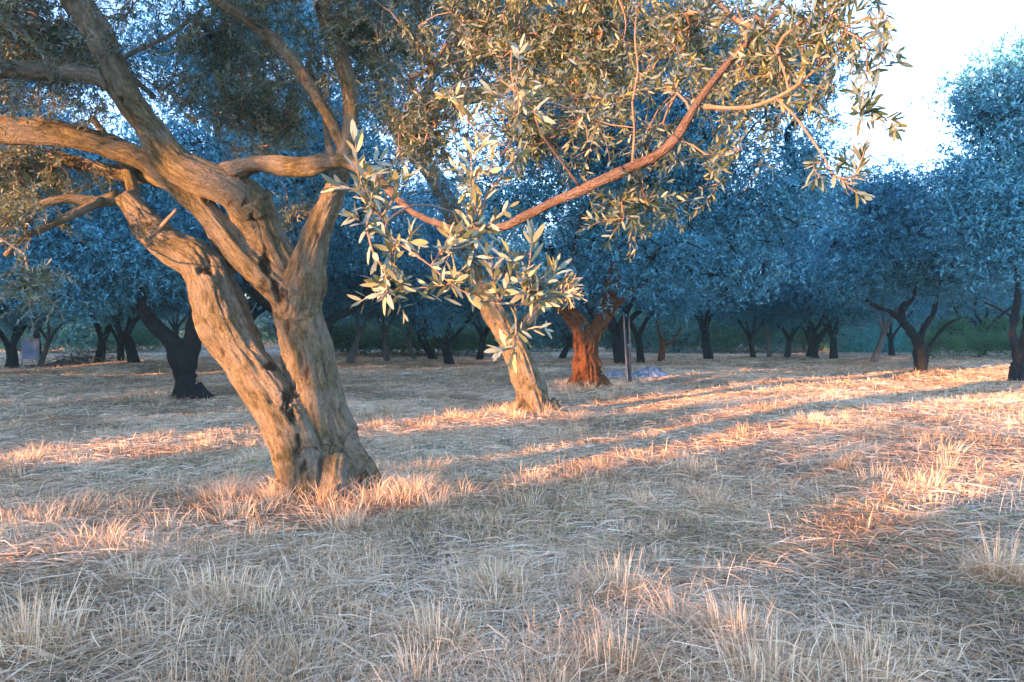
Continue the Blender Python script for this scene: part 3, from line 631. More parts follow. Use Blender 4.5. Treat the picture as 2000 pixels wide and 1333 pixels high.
# dense flowery tip of the spray
r = np.random.default_rng(8); a = Acc(); c = at(1108, 572, d); nn = 150
dv_ = unit(r.normal(size=(nn, 3))+np.array([.5, 0, 0])); leaf_batch(a, c+dv_*r.uniform(.0, .022, (nn, 1))+r.normal(size=(nn, 3))*.008, dv_, r.uniform(.006, .026, nn), r.uniform(.0012, .003, nn), r, True)
M_TIP = leaf_mat('spray_tip', [(0, (.40, .28, .12)), (1, (.60, .46, .22))], [(0, (.40, .28, .14)), (1, (.6, .46, .25))], .2)
a.build('blossom_tuft', M_TIP, main)
spray([([(1130, 215, 2.6), (1090, 160, 2.2), (1030, 130, 1.95), (1010, 150, 1.9), (1012, 190, 1.85), (1014, 235, 1.85)], (.75,)), ([(1010, 190, 1.86), (1030, 215, 1.85), (1050, 220, 1.85)], (.4,)), ([(1240, 195, 3.3), (1180, 208, 3.0), (1110, 212, 2.7), (1040, 205, 2.5), (970, 185, 2.4), (950, 172, 2.4)], (.8,)),
       ([(1040, 205, 2.5), (960, 150, 2.5), (880, 175, 2.3), (905, 225, 2.2), (935, 262, 2.15)], (.6,))], 'hanging_spray', .003, .05, .0125, 5, .03, shoots=14)
# silhouettes against the sky, upper right
spray([([(1600, 130, 2.9), (1650, 60, 2.7), (1700, 40, 2.6), (1725, 90, 2.5), (1715, 140, 2.5)], (.4,)), ([(1650, 60, 2.7), (1690, 90, 2.6), (1690, 160, 2.5), (1680, 230, 2.5), (1720, 235, 2.45), (1755, 232, 2.4)], (.3,)),
       ([(1680, 190, 2.5), (1700, 215, 2.5), (1712, 225, 2.5)], (.1,)), ([(1660, 360, 2.6), (1680, 320, 2.6), (1690, 290, 2.6)], (.1,)), ([(1640, 350, 2.63), (1665, 372, 2.6), (1690, 385, 2.55)], (.0,)), ([(1600, 130, 2.9), (1600, 60, 2.8), (1620, 10, 2.8)], (.2,)),
       ([(1610, 310, 2.7), (1590, 325, 2.7), (1600, 345, 2.65)], (.1,)), ([(1560, 165, 2.95), (1590, 190, 2.9), (1620, 240, 2.85)], (.1,)), ([(1625, 340, 2.65), (1650, 350, 2.6), (1675, 345, 2.55)], (.1,))], 'hanging_spray', .0028, .062, .015, 7, .026, mat=M_NEAR, shoots=20)

# ================================================================== generic pieces for the other trees
def other_crown(root, sps, blobs, ntg, per, rng, rad=.30, L=.10, W=.028, rt=.008, every=2, zmin=1.0, mat=None, bark=None, lump=.25, seed=1):
    sk, skr = skel_of(sps, every); k = sk[:, 2]-root.location[2] > zmin
    if k.any(): sk, skr = sk[k], skr[k]
    tg = in_blobs(blobs, ntg, rng, .2, lump, seed)
    A, B, ra, rb, dr = grow(sk, skr, tg, rng, rt, .12)
    w = Acc(); V, f, bk = prisms(A, B, ra, rb, 5); w.add(V, f, bk=bk); w.build('branches', bark or M_BARK_SHADED, root)
    lv = Acc(); clusters(lv, tg, per, rad, rng, L, W); lv.build('crown', mat or M_FAR_HAZED, root)
def flute_fn(k, amp, ph, sc_):
    return lambda ang, s: 1+amp*(.35+.65*np.exp(-s/sc_))*np.cos(k*ang+ph+s*.8)
# --- second tree, leaning left, behind the sprays
b2 = gp(1048, 808)
t2 = empty('olive_tree', b2); tag(t2, 'slim olive tree leaning left, with lit lower trunk, left of the thick orange trunk', 'olive tree')
dd2 = 13.4
L2 = [limb_px([(1052, 825, dd2, 95), (1042, 790, dd2, 74), (1030, 750, dd2, 62), (1016, 705, dd2, 60), (992, 655, dd2, 56), (962, 605, dd2, 52), (932, 545, dd2, 46), (905, 470, dd2, 42), (880, 400, dd2, 42), (845, 340, 13.2, 40), (800, 290, 13.0, 38), (760, 220, 12.9, 30), (730, 140, 12.8, 22)], 41, 14, .15, .12, fl),
      limb_px([(1070, 790, dd2, 46), (1085, 805, dd2, 40), (1100, 825, dd2, 20)], 42, 8, .1, .2), limb_px([(1025, 785, dd2, 40), (1005, 808, dd2, 34), (990, 825, dd2, 16)], 43, 8, .1, .2),
      limb_px([(805, 295, 13.0, 34), (830, 225, 12.9, 38), (870, 192, 12.8, 38), (940, 186, 12.7, 34), (1010, 160, 12.6, 30), (1100, 152, 12.5, 30), (1180, 158, 12.4, 26), (1260, 150, 12.3, 20), (1340, 110, 12.2, 14)], 44, 11, .15, .12),
      limb_px([(990, 165, 12.6, 30), (1040, 105, 12.8, 28), (1100, 60, 13.0, 24), (1150, 30, 13.1, 18)], 45, 9, .15, .12), limb_px([(800, 300, 13.0, 30), (805, 250, 12.9, 28), (830, 195, 12.8, 24), (850, 140, 12.8, 22), (905, 110, 12.8, 18), (935, 88, 12.8, 13)], 47, 9, .15, .14), limb_px([(815, 215, 12.9, 20), (790, 230, 12.6, 15), (768, 250, 12.4, 9)], 48, 7, .12, .14),
      limb_px([(832, 180, 12.8, 18), (862, 110, 12.9, 13), (920, 20, 13, 9), (950, -60, 13, 6)], 49, 7, .12, .14), limb_px([(818, 60, 12.9, 7), (834, 120, 12.8, 10), (846, 155, 12.8, 13)], 50, 7, .12, .14),
      limb_px([(1000, 660, dd2, 34), (1045, 610, 13.8, 26), (1085, 585, 14.1, 20)], 46, 8, .15, .12)]
tr, s2_ = fused('trunk', L2, .022, M_BARK, t2, .022, [(at(1022, 790, 13.2), (.10, .3, .25), .04)], .9)
rng = np.random.default_rng(22)
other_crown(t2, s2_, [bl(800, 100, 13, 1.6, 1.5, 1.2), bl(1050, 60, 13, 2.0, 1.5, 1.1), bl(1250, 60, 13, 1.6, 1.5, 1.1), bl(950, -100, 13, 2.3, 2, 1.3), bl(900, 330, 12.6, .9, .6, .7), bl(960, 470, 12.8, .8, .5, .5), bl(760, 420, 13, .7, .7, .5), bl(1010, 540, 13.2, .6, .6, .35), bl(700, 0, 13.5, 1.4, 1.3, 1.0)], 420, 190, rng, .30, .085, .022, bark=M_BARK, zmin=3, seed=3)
# --- third tree, thick fluted orange trunk
b3 = gp(1148, 760)
t3 = empty('olive_tree', b3); tag(t3, 'olive tree with thick fluted trunk glowing orange in the low sun, forking in two', 'olive tree')
d3 = 18.5
L3 = [limb_px([(1150, 775, d3, 110), (1148, 750, d3, 84), (1145, 715, d3, 70), (1143, 680, d3, 64), (1140, 655, d3, 62), (1126, 630, d3, 44), (1106, 606, d3, 38), (1080, 588, d3, 34), (1040, 570, d3, 28), (980, 520, d3, 22)], 51, 20, .15, .10, flute_fn(5, .20, .3, 1.2)),
      limb_px([(1145, 700, d3, 50), (1152, 668, d3, 46), (1166, 640, d3, 42), (1182, 612, d3, 42), (1193, 580, d3, 38), (1200, 530, d3, 32), (1215, 450, d3, 26), (1230, 350, d3, 18)], 52, 14, .15, .12, flute_fn(4, .16, 1.2, 2)),
      limb_px([(1165, 735, d3, 40), (1185, 757, d3, 36), (1215, 768, d3, 18)], 53, 9, .15, .2), limb_px([(1128, 735, d3, 36), (1112, 758, d3, 28), (1095, 768, d3, 14)], 54, 9, .15, .2),
      limb_px([(1108, 605, d3, 30), (1110, 560, d3, 24), (1120, 500, d3, 20), (1140, 400, d3, 14)], 55, 9, .15, .12), limb_px([(1190, 600, d3, 26), (1230, 570, d3, 22), (1290, 540, d3, 18), (1360, 480, d3, 12)], 56, 8, .15, .12)]
for l_ in L3: l_['R'] = l_['R']*.84
tr, s3_ = fused('trunk', L3, .026, M_BARK_SUNLIT, t3, .036, [(at(1148, 700, 18.2), (.07, .4, .5), .08), (at(1128, 690, 18.2), (.04, .3, .4), .05)], 1.5)
rng = np.random.default_rng(33)
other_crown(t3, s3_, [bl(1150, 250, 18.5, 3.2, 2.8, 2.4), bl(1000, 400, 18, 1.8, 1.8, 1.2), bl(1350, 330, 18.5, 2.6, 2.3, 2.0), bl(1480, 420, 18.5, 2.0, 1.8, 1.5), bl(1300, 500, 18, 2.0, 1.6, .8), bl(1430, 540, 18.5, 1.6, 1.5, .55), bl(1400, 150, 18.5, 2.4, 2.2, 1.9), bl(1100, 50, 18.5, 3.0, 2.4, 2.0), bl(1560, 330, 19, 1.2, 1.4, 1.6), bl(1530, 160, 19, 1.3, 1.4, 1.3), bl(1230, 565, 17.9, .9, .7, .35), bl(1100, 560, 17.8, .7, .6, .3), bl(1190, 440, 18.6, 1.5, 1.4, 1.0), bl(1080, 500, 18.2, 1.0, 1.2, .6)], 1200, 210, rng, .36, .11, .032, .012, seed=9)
# --- dark tree left
b4 = gp(366, 778)
t4 = empty('olive_tree', b4); tag(t4, 'near black forked olive tree on a low mound behind the left foreground trunk', 'olive tree')
d4 = 15.6
L4 = [limb_px([(368, 795, d4, 66), (362, 765, d4, 54), (360, 730, d4, 58), (356, 695, d4, 66), (335, 665, d4, 44), (308, 640, d4, 38), (284, 615, d4, 32), (275, 570, d4, 22), (262, 520, d4, 18), (235, 450, d4, 14)], 61, 14, .15, .1, flute_fn(4, .14, .4, 1)),
      limb_px([(366, 720, d4, 50), (372, 680, d4, 46), (380, 640, d4, 42), (386, 600, d4, 40), (388, 550, d4, 34), (400, 470, d4, 24), (430, 380, d4, 16)], 62, 12, .15, .1, flute_fn(3, .12, .4, 1)),
      limb_px([(382, 755, d4, 34), (400, 772, d4, 28), (425, 784, d4, 12)], 63, 8, .15, .2), limb_px([(350, 755, d4, 30), (342, 775, d4, 22), (338, 790, d4, 12)], 64, 8, .15, .2)]
for l_ in L4: l_['R'] = l_['R']*.85
tr, s4_ = fused('trunk', L4, .024, M_BARK_SHADED, t4, .02, [], .8)
rng = np.random.default_rng(44)
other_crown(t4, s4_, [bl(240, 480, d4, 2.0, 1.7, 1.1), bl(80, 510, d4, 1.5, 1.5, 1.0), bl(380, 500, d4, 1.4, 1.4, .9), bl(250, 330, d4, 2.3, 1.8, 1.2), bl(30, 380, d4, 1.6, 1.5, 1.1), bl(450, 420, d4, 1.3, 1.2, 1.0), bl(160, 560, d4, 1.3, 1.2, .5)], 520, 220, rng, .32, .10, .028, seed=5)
# --- right tree, forked silhouette
b5 = gp(1797, 728)
t5 = empty('olive_tree', b5); tag(t5, 'dark forked olive tree at the right, on a mound behind the sunlit strip', 'olive tree')
d5 = 25.0
L5 = [limb_px([(1797, 738, d5, 34), (1797, 715, d5, 28), (1799, 690, d5, 30), (1790, 662, d5, 26), (1776, 643, d5, 20), (1758, 625, d5, 17), (1738, 610, d5, 14), (1715, 600, d5, 10), (1690, 585, d5, 7)], 71, 10, .2, .1, flute_fn(4, .1, .4, 1)),
      limb_px([(1766, 633, d5, 15), (1762, 612, d5, 13), (1768, 596, d5, 14), (1782, 585, d5, 10), (1790, 550, d5, 8)], 72, 8, .2, .1), limb_px([(1794, 665, d5, 18), (1803, 645, d5, 15), (1816, 625, d5, 15), (1824, 610, d5, 10), (1830, 560, d5, 8)], 73, 8, .2, .1),
      limb_px([(1803, 705, d5, 18), (1815, 680, d5, 11), (1832, 655, d5, 10), (1850, 635, d5, 9), (1885, 618, d5, 6)], 74, 7, .2, .1)]
tr, s5_ = fused('trunk', L5, .035, M_BARK_SHADED, t5, .03, [], 1.0)
rng = np.random.default_rng(55)
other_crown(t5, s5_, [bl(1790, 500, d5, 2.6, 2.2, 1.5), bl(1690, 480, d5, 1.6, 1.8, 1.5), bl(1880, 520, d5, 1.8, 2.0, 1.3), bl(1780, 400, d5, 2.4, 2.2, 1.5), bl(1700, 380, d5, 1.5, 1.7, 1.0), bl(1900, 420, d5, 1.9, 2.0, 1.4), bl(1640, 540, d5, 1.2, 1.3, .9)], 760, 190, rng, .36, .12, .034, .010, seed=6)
# --- far right edge tree
b6 = gp(1984, 752)
t6 = empty('olive_tree', b6); tag(t6, 'tall olive tree cut by the right edge, its trunk base touched by orange light', 'olive tree')
d6 = 19.8
L6 = [limb_px([(1984, 765, d6, 44), (1987, 735, d6, 34), (1990, 705, d6, 30), (1982, 675, d6, 20), (1978, 645, d6, 17), (1985, 605, d6, 16), (1988, 560, d6, 14), (1985, 500, d6, 12), (1975, 400, d6, 9)], 81, 10, .2, .1, flute_fn(4, .1, .4, 1)),
      limb_px([(1992, 710, d6, 24), (2002, 670, d6, 22), (2010, 620, d6, 20), (2030, 550, d6, 16), (2060, 450, d6, 12)], 82, 9, .2, .1), limb_px([(1982, 618, d6, 10), (1965, 612, d6, 8), (1945, 600, d6, 7), (1920, 590, d6, 5)], 83, 6, .2, .1)]
tr, s6_ = fused('trunk', L6, .03, M_BARK_SHADED, t6, .03, [], 1.0)
rng = np.random.default_rng(66)
other_crown(t6, s6_, [bl(1985, 480, d6, 1.7, 1.6, 1.4), bl(2080, 420, d6, 2.2, 2.0, 1.8), bl(1960, 330, d6, 1.3, 1.5, 1.3), bl(1960, 200, d6, 1.3, 1.4, 1.2), bl(2080, 250, d6, 1.9, 1.8, 1.6), bl(1905, 210, d6, .7, .9, .8), bl(2040, 130, d6, 1.3, 1.3, .9), bl(1900, 400, d6, .9, 1.0, 1.0)], 560, 170, rng, .30, .14, .042, .006, lump=.3, seed=8)

# ------------------------------------------------------------------ rows of olive trees behind
def gen_tree(seed, H=7.0, Rc=3.0, ntg=380, per=210, fork=1.1, r0=.22, bark=None, lean=.2, mat=None, L=.13, W=.036, cb=1.5, rad=.36):
    r = np.random.default_rng(seed); root = empty('olive_tree', (0, 0, 0)); limbs = []
    a0 = r.random()*6.28; top = np.array([math.cos(a0)*lean, math.sin(a0)*lean, fork])
    limbs.append(dict(P=np.array([[0, 0, -.25], [0, 0, .05], top*.5+[.04, 0, 0], top]), R=np.array([r0*1.7, r0*1.25, r0, r0*.95]), n=12, step=.2, seed=seed, rough=.14, flute=flute_fn(4, .16, seed, .5)))
    k = r.integers(3, 5)
    for j in range(k):
        a = a0+j*6.28/k+r.uniform(-.4, .4); o = np.array([math.cos(a), math.sin(a), 0]); sp0 = r.uniform(.5, .8)
        P = np.array([top-[0, 0, .25], top+o*sp0*.6+[0, 0, .45], top+o*Rc*.38+[0, 0, 1.2+r.uniform(-.2, .4)], top+o*Rc*.5+r.normal(size=3)*.2+[0, 0, 2.3], top+o*Rc*.65+r.normal(size=3)*.3+[0, 0, H*.55]])
        limbs.append(dict(P=P, R=np.array([r0*.7, r0*.52, r0*.38, r0*.26, r0*.12]), n=8, step=.22, seed=seed+j, rough=.14, flute=None))
    o, sps = tubes_mesh('trunk', limbs, bark or M_BARK_SHADED, root)
    blobs = [(np.array([0, 0, (H+cb)*.52]), (Rc*.75, Rc*.75, (H-cb)*.42))]
    for j in range(9):
        a = j*6.28/9+r.uniform(-.3, .3); q = r.uniform(.45, .8); z = r.uniform(cb+.7, H-1.4); s = r.uniform(.8, 1.25)
        blobs.append((np.array([math.cos(a)*Rc*q, math.sin(a)*Rc*q, z]), (Rc*.42*s, Rc*.42*s, Rc*.30*s)))
    for j in range(3):
        a = r.random()*6.28; blobs.append((np.array([math.cos(a)*Rc*.3, math.sin(a)*Rc*.3, H-.8]), (Rc*.35, Rc*.35, .8)))
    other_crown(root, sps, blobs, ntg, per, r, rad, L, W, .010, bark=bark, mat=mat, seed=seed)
    return root
def copy_tree(o, parent=None):
    c = o.copy(); link(c)
    if parent is not None: c.parent = parent
    for ch in list(o.children): copy_tree(ch, c)
    return c
protos = {}
used = set()
def place(key, maker, p, rz, s, label, cat, group, sz=None):
    if key not in protos: protos[key] = maker()
    o = protos[key] if key not in used else copy_tree(protos[key]); used.add(key)
    o.location = (float(p[0]), float(p[1]), float(ground_h(p[0], p[1])));
    o.rotation_euler = (0, 0, rz); o.scale = (s, s, sz or s)
    tag(o, label, cat, group); return o
GB = 'olive trees standing further back in the grove'
MK = {'h': lambda: gen_tree(110, 10.2, 4.2, ntg=620, r0=.24, cb=2.6), 'a': lambda: gen_tree(101, 7.2, 3.2, r0=.15), 'b': lambda: gen_tree(102, 6.6, 3.0, r0=.15, fork=1.3), 'c': lambda: gen_tree(103, 7.4, 3.4, r0=.20, fork=.9, bark=M_BARK_SHADED),
      'd': lambda: gen_tree(104, 6.4, 2.7, r0=.12, fork=1.5, bark=M_BARKP, lean=.45), 'e': lambda: gen_tree(105, 7.0, 3.0, r0=.15, fork=1.0, lean=.5)}
ROW = [(22, 722, 'c', .2, .85, 'stout dark olive tree at the left edge beside the blue panel'),
       (78, 720, 'd', 2.0, .72, 'thin dark olive tree just right of the blue panel'),
       (262, 726, 'e', .6, 1.0, 'olive tree with dark leaning trunk on a mound, left of the black forked tree'),
       (238, 716, 'b', 3.9, .8, 'slender olive tree close behind the leaning trunk on the small mound'),
       (683, 714, 'd', 1.0, .95, 'pale crooked olive tree just right of the foreground trunk'),
       (757, 710, 'd', 3.1, .9, 'pale straight olive tree before the green shrubs, left of the dark thick trunk'),
       (809, 706, 'd', 4.4, .7, 'thin pale olive tree directly left of the dark thick trunk'),
       (878, 716, 'c', 1.9, .78, 'olive tree with thick dark trunk before the green shrubs'),
       (936, 708, 'b', 5.0, .85, 'slim dark olive tree just right of the thick dark trunk'),
       (1098, 704, 'e', 2.4, .8, 'small olive tree seen between the leaning trunk and the orange trunk'),
       (1252, 712, 'b', 1.1, .95, 'dark slim olive tree directly behind the wooden stake'),
       (1472, 703, 'b', 2.2, .7, 'thin olive trunk left of a close pair, mid right background'),
       (1502, 701, 'd', 5.2, .75, 'second thin olive trunk of the close pair, mid right background'),
       (1537, 702, 'a', .9, .85, 'spreading low-forked olive tree in the right background'),
       (1592, 703, 'e', 4.0, .9, 'olive tree with trunk leaning right, left of the straight grey one'),
       (1628, 704, 'b', .4, .95, 'straight grey trunked olive tree at the left end of the teal bank'),
       (1706, 711, 'd', .1, 1.0, 'pale olive tree leaning right in front of the teal bank'),
       (1742, 698, 'b', 2.9, .8, 'thin olive tree behind the right end of the teal bank')]
for px, py, key, rz, s, lab in ROW:
    place(key, MK[key], gp(px, py), rz, s, lab, 'olive tree', GB)
rr_ = np.random.default_rng(70)
place('h', MK['h'], gp(588, 752), 1.0, 1.0, 'tall broad olive tree right behind the foreground trunk', 'olive tree', GB)
place('a', MK['a'], (-10.2, 29), 3.0, 1.15, 'olive tree seen in the gap between the two stems of the foreground trunk', 'olive tree', GB)
place('b', MK['b'], (-12.6, 34.5), 1.3, 1.25, 'distant blue green olive tree in the last row behind the others', 'olive tree', 'distant olive trees in the last rows')
place('h', MK['h'], gp(1214, 714), 4.0, 1.0, 'tall dark olive tree directly behind the orange trunk and the stake', 'olive tree', GB)
place('h', MK['h'], gp(-60, 756), 2.6, .95, 'tall olive tree rooted just beyond the left edge of the picture', 'olive tree', GB)
for k in range(26):
    x = -40+k*3.6+rr_.uniform(-1.2, 1.2); y = rr_.uniform(44, 66)
    place('abce'[k % 4], MK['abce'[k % 4]], (x, y), rr_.random()*6.28, rr_.uniform(.9, 1.15), 'distant blue green olive tree in the last row behind the others', 'olive tree', 'distant olive trees in the last rows')
for k, (x, y, s) in enumerate([(-15, 27, 1.05), (-21, 33, 1.1), (-9, 36, 1.1), (-3.5, 33, 1.1), (-17, 20, .95), (9, 34, 1.15), (14.5, 36, 1.1), (27, 30, 1.1), (24, 38, 1.1)]):
    lab = ['olive tree left of the black forked tree, crown cut by the left edge', 'olive tree far left behind the blue panel', 'olive tree in the back left behind the foreground trunk', 'olive tree behind the green shrubs left of centre',
           'olive tree nearest the left edge behind the foreground limbs', 'olive tree behind the wooden stake and pale netting', 'broad olive tree behind the mid right row', 'olive tree at the far right behind the edge tree', 'olive tree right of the teal bank in the back row'][k]
    place('abce'[k % 4], MK['abce'[k % 4]], (x, y), k*1.7, s, lab, 'olive tree', GB)
for k in range(13):
    place('h', MK['h'], (-72+k*12+rr_.uniform(-3, 3), 78+rr_.uniform(-4, 6)), k*2.1, rr_.uniform(1.0, 1.2), 'distant blue green olive tree in the last row behind the others', 'olive tree', 'distant olive trees in the last rows')
# shrubs
def gen_shrub(seed, mat, H=1.8, Rr=1.6, per=130, n=70):
    r = np.random.default_rng(seed); root = empty('shrub', (0, 0, 0))
    bls = [(np.array([r.uniform(-.8, .8)*Rr*.6, r.uniform(-.8, .8)*Rr*.6, r.uniform(.3, .65)*H]), (Rr*.55, Rr*.55, H*.35)) for _ in range(6)]
    tg = in_blobs(bls, n, r, .3, .2, seed); sk = np.array([[0, 0, .02], [.1, 0, .15], [-.12, .05, .12]]); A, B, ra, rb, _ = grow(sk, np.array([.04]*3), tg, r, .006, .1)
    w = Acc(); V, f, bk = prisms(A, B, ra, rb, 4); w.add(V, f, bk=bk); w.build('stems', M_BARK_SHADED, root)
    l = Acc(); clusters(l, tg, per, .2, r, .10, .045); l.build('foliage', mat, root); return root
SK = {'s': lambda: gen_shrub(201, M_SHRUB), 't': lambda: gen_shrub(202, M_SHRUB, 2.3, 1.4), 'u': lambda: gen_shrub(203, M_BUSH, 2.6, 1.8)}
for k in range(34):
    px = 620+k*13 if k < 28 else 1830+(k-28)*38; y = 38+rr_.uniform(-1, 4)
    if k >= 28: y = 34+rr_.uniform(-1, 4)
    x = (px-1000)/F*y; key = 'st'[k % 2]
    place(key, SK[key], (x, y), rr_.random()*6.28, rr_.uniform(.7, 1.05), 'dark green shrub in the low hedge behind the grey trunks left of centre' if k < 28 else 'green shrub at the right edge of the grove behind the forked tree', 'shrub', 'green shrubs left of centre' if k < 28 else 'green shrubs at the right edge')
for k in range(84):
    x = -52+(k//2)*2.6+rr_.uniform(-.6, .6); y = (66 if k % 2 else 74)+rr_.uniform(-3, 3)
    place('u', SK['u'], (x, y), rr_.random()*6.28, rr_.uniform(1.7, 2.5), 'blue green bush closing the view at the far edge of the grove', 'shrub', 'bushes at the far edge of the grove')
for k in range(44):
    px = (990+k*24) if k < 27 else (-20+(k-27)*26 if k < 40 else 1840+(k-40)*45); y = 43.5+rr_.uniform(-1.5, 4); x = (px-1000)/F*y
    if 1620 < px < 1800: continue
    place('u' if k % 3 else 't', SK['u' if k % 3 else 't'], (x, y), rr_.random()*6.28, rr_.uniform(.7, 1.5), 'low blue green bush between the far trunks at the back of the grove', 'shrub', 'low bushes between the far trunks')
# teal bank
a = Acc(); rb_ = np.random.default_rng(99); n_ = 9000
px_ = rb_.uniform(1630, 1785, n_); dd_ = rb_.uniform(43, 56, n_); x = (px_-1000)/F*dd_; hgt = .05+np.clip((dd_-43)*.10, 0, 1.1)*(1+.25*vnoise(np.stack([x*.6, dd_*.3, x*0], -1), 4))
Pb = np.stack([x, dd_, hgt], -1); leaf_batch(a, Pb, rb_.normal(size=(n_, 3))+[0, 0, .8], .35, .16, rb_)
gxs = np.linspace(24.5, 44, 30); gys = np.linspace(42.5, 58, 20); X, Y = np.meshgrid(gxs, gys, indexing='ij'); Zb = np.clip((Y-43)*.10, -.3, 1.1)+.02
o_ = a.n; i = (np.arange(29)[:, None]*20+np.arange(19)[None]).ravel()
bank = a.build('meadow_bank', M_TEAL); tag(bank, 'low bank of bright teal green growth beyond the right hand trunks', 'meadow', kind='structure')

# ------------------------------------------------------------------ small things
M_NET = plain_mat('pale_net', (.14, .17, .22), (.46, .49, .55), 9, .7)
def heap(px, py, wx, wy, h, label, seed):
    c = gp(px, py); n = 60; u = np.linspace(-1, 1, n); X, Y = np.meshgrid(u, u, indexing='ij'); rr = np.sqrt(X**2+Y**2)
    q = np.stack([X*3.2, Y*3.2, X*0+seed], -1); z = np.clip(1-rr**2, 0, 1)**.7*(.15+.95*(1-np.abs(fbm(q*1.5, seed, 4))*1.5))
    wob = 1+.18*vnoise(np.stack([X*2, Y*2, X*0+9], -1), seed)
    V = np.stack([X*wx*wob, Y*wy*wob, np.maximum(z, 0)*h-.02], -1); V[..., 2] += .0
    a = Acc(); i = (np.arange(n-1)[:, None]*n+np.arange(n-1)[None]).ravel(); a.add(V.reshape(-1, 3), [np.stack([i, i+n, i+n+1, i+1], -1)])
    o = a.build('net_heap', M_NET); o.location = tuple(c); tag(o, label, 'netting', 'crumpled pale netting heaps by the stake')
heap(1270, 740, .58, .40, .32, 'larger crumpled heap of pale bluish netting on the grass right of the stake', 2)
heap(1200, 738, .36, .3, .24, 'smaller pale netting heap between the orange trunk and the stake', 5)
def stone(px, py, s, label, seed):
    c = gp(px, py); a = Acc(); n = 14; th = np.linspace(0, np.pi, n); ph = np.arange(20)/20*2*np.pi; T, Ph = np.meshgrid(th, ph, indexing='ij')
    d = np.stack([np.sin(T)*np.cos(Ph), np.sin(T)*np.sin(Ph), np.cos(T)], -1); V = d*(1+.3*vnoise(d*1.6, seed)[..., None])*np.array([s, s*.7, s*.38])
    i = np.arange(n-1)[:, None]*20; j = np.arange(20)[None]; a.add(V.reshape(-1, 3), [np.stack([i+j, i+(j+1) % 20, i+20+(j+1) % 20, i+20+j], -1).reshape(-1, 4)])
    o = a.build('stone', plain_mat('pale_stone', (.4, .42, .46), (.66, .68, .72), 9)); o.location = tuple(c+[0, 0, s*.15]); tag(o, label, 'stone', 'pale stones on the dry grass')
stone(415, 715, .28, 'flat pale stone on the grass right of the black forked tree', 3); stone(792, 733, .17, 'small pale stone on the shaded grass left of centre', 4)
# stake with two thin canes
c = gp(1229, 744); dS = 20.6
st = empty('wooden_stake', c); tag(st, 'dark wooden stake tied to two tall thin canes beside the pale netting', 'stake')
M_STK = bark_mat('stake_wood', [(.3, (.03, .03, .035)), (.6, (.07, .07, .08)), (.8, (.12, .12, .14))], .5)
M_CANE = bark_mat('cane_wood', [(.3, (.10, .13, .18)), (.6, (.18, .22, .30)), (.8, (.28, .32, .4))], .4)
for nm, pts, m in (('post', [(1230, 750, dS, 9), (1229, 710, dS, 9), (1227, 668, dS, 8.5)], M_STK), ('cane', [(1226, 745, dS-.1, 4), (1222, 690, dS-.1, 4), (1218, 612, dS-.1, 3.4)], M_CANE), ('cane', [(1233, 745, dS+.1, 3), (1231, 680, dS, 3), (1228, 618, dS, 2.6)], M_CANE)):
    tubes_mesh(nm, [limb_px(pts, 5, 8, .15, .06)], m, st)
V, f, bk, _ = tube(np.array([at(1228, y, dS) for y in (678, 675, 672)]), np.array([.075]*3), 10, .05, 3, .1); a = Acc(); a.add(V, f, bk=bk); a.build('tie', M_CANE, st)
# blue panel on short legs
c = gp(60, 716); bp_ = empty('blue_panel', c, .15); tag(bp_, 'pale blue upright panel on short legs between two trunks at the far left', 'panel')
M_BLUE = plain_mat('blue_sheet', (.16, .24, .42), (.24, .34, .55), 3, .6); M_GREY = plain_mat('panel_frame', (.3, .32, .35), (.42, .44, .48), 5)
def boxm(name, x0, x1, y0, y1, z0, z1, mat, parent, bev=.01):
    import bmesh
    bm = bmesh.new(); bmesh.ops.create_cube(bm, size=1)
    for v in bm.verts: v.co = Vector(((x0+x1)/2+v.co.x*(x1-x0), (y0+y1)/2+v.co.y*(y1-y0), (z0+z1)/2+v.co.z*(z1-z0)))
    bmesh.ops.bevel(bm, geom=bm.edges[:], offset=bev, segments=2, affect='EDGES')
    me = bpy.data.meshes.new(name); bm.to_mesh(me); bm.free(); me.materials.append(mat); o = link(bpy.data.objects.new(name, me)); o.parent = parent; return o
boxm('sheet', -.27, .27, -.02, .02, .22, .98, M_BLUE, bp_); boxm('leg', -.31, -.275, -.025, .025, -.02, 1.02, M_GREY, bp_); boxm('leg', .275, .31, -.025, .025, -.02, 1.02, M_GREY, bp_); boxm('rail', -.27, .27, -.022, .022, .985, 1.02, M_GREY, bp_)
# pile of prunings
c = gp(165, 722); r = np.random.default_rng(12); a = Acc(); n_ = 420
u = r.normal(size=(n_, 3))*np.array([.9, .45, .14]); u[:, 2] = np.abs(u[:, 2])*np.exp(-(u[:, 0]/1.0)**2)*1.6+.03
dd_ = unit(r.normal(size=(n_, 3))*np.array([1, .7, .35])); Lh = r.uniform(.2, .6, n_)[:, None]
A_ = c+u-dd_*Lh*.5; B_ = c+u+dd_*Lh*.5; A_[:, 2] = np.maximum(A_[:, 2], c[2]-.02); B_[:, 2] = np.maximum(B_[:, 2], c[2]-.02)
V, f, bk = prisms(A_, B_, r.uniform(.006, .022, n_), r.uniform(.003, .012, n_), 5); a.add(V, f, bk=bk)
o = a.build('brush_pile', M_BARKP); tag(o, 'low grey heap of cut olive prunings left of the leaning trunk', 'brush pile')
co = np.empty(len(o.data.vertices)*3, np.float32); o.data.vertices.foreach_get('co', co); o.data.vertices.foreach_set('co', (co.reshape(-1, 3)-c.astype(np.float32)).ravel()); o.data.update(); o.location = tuple(c)
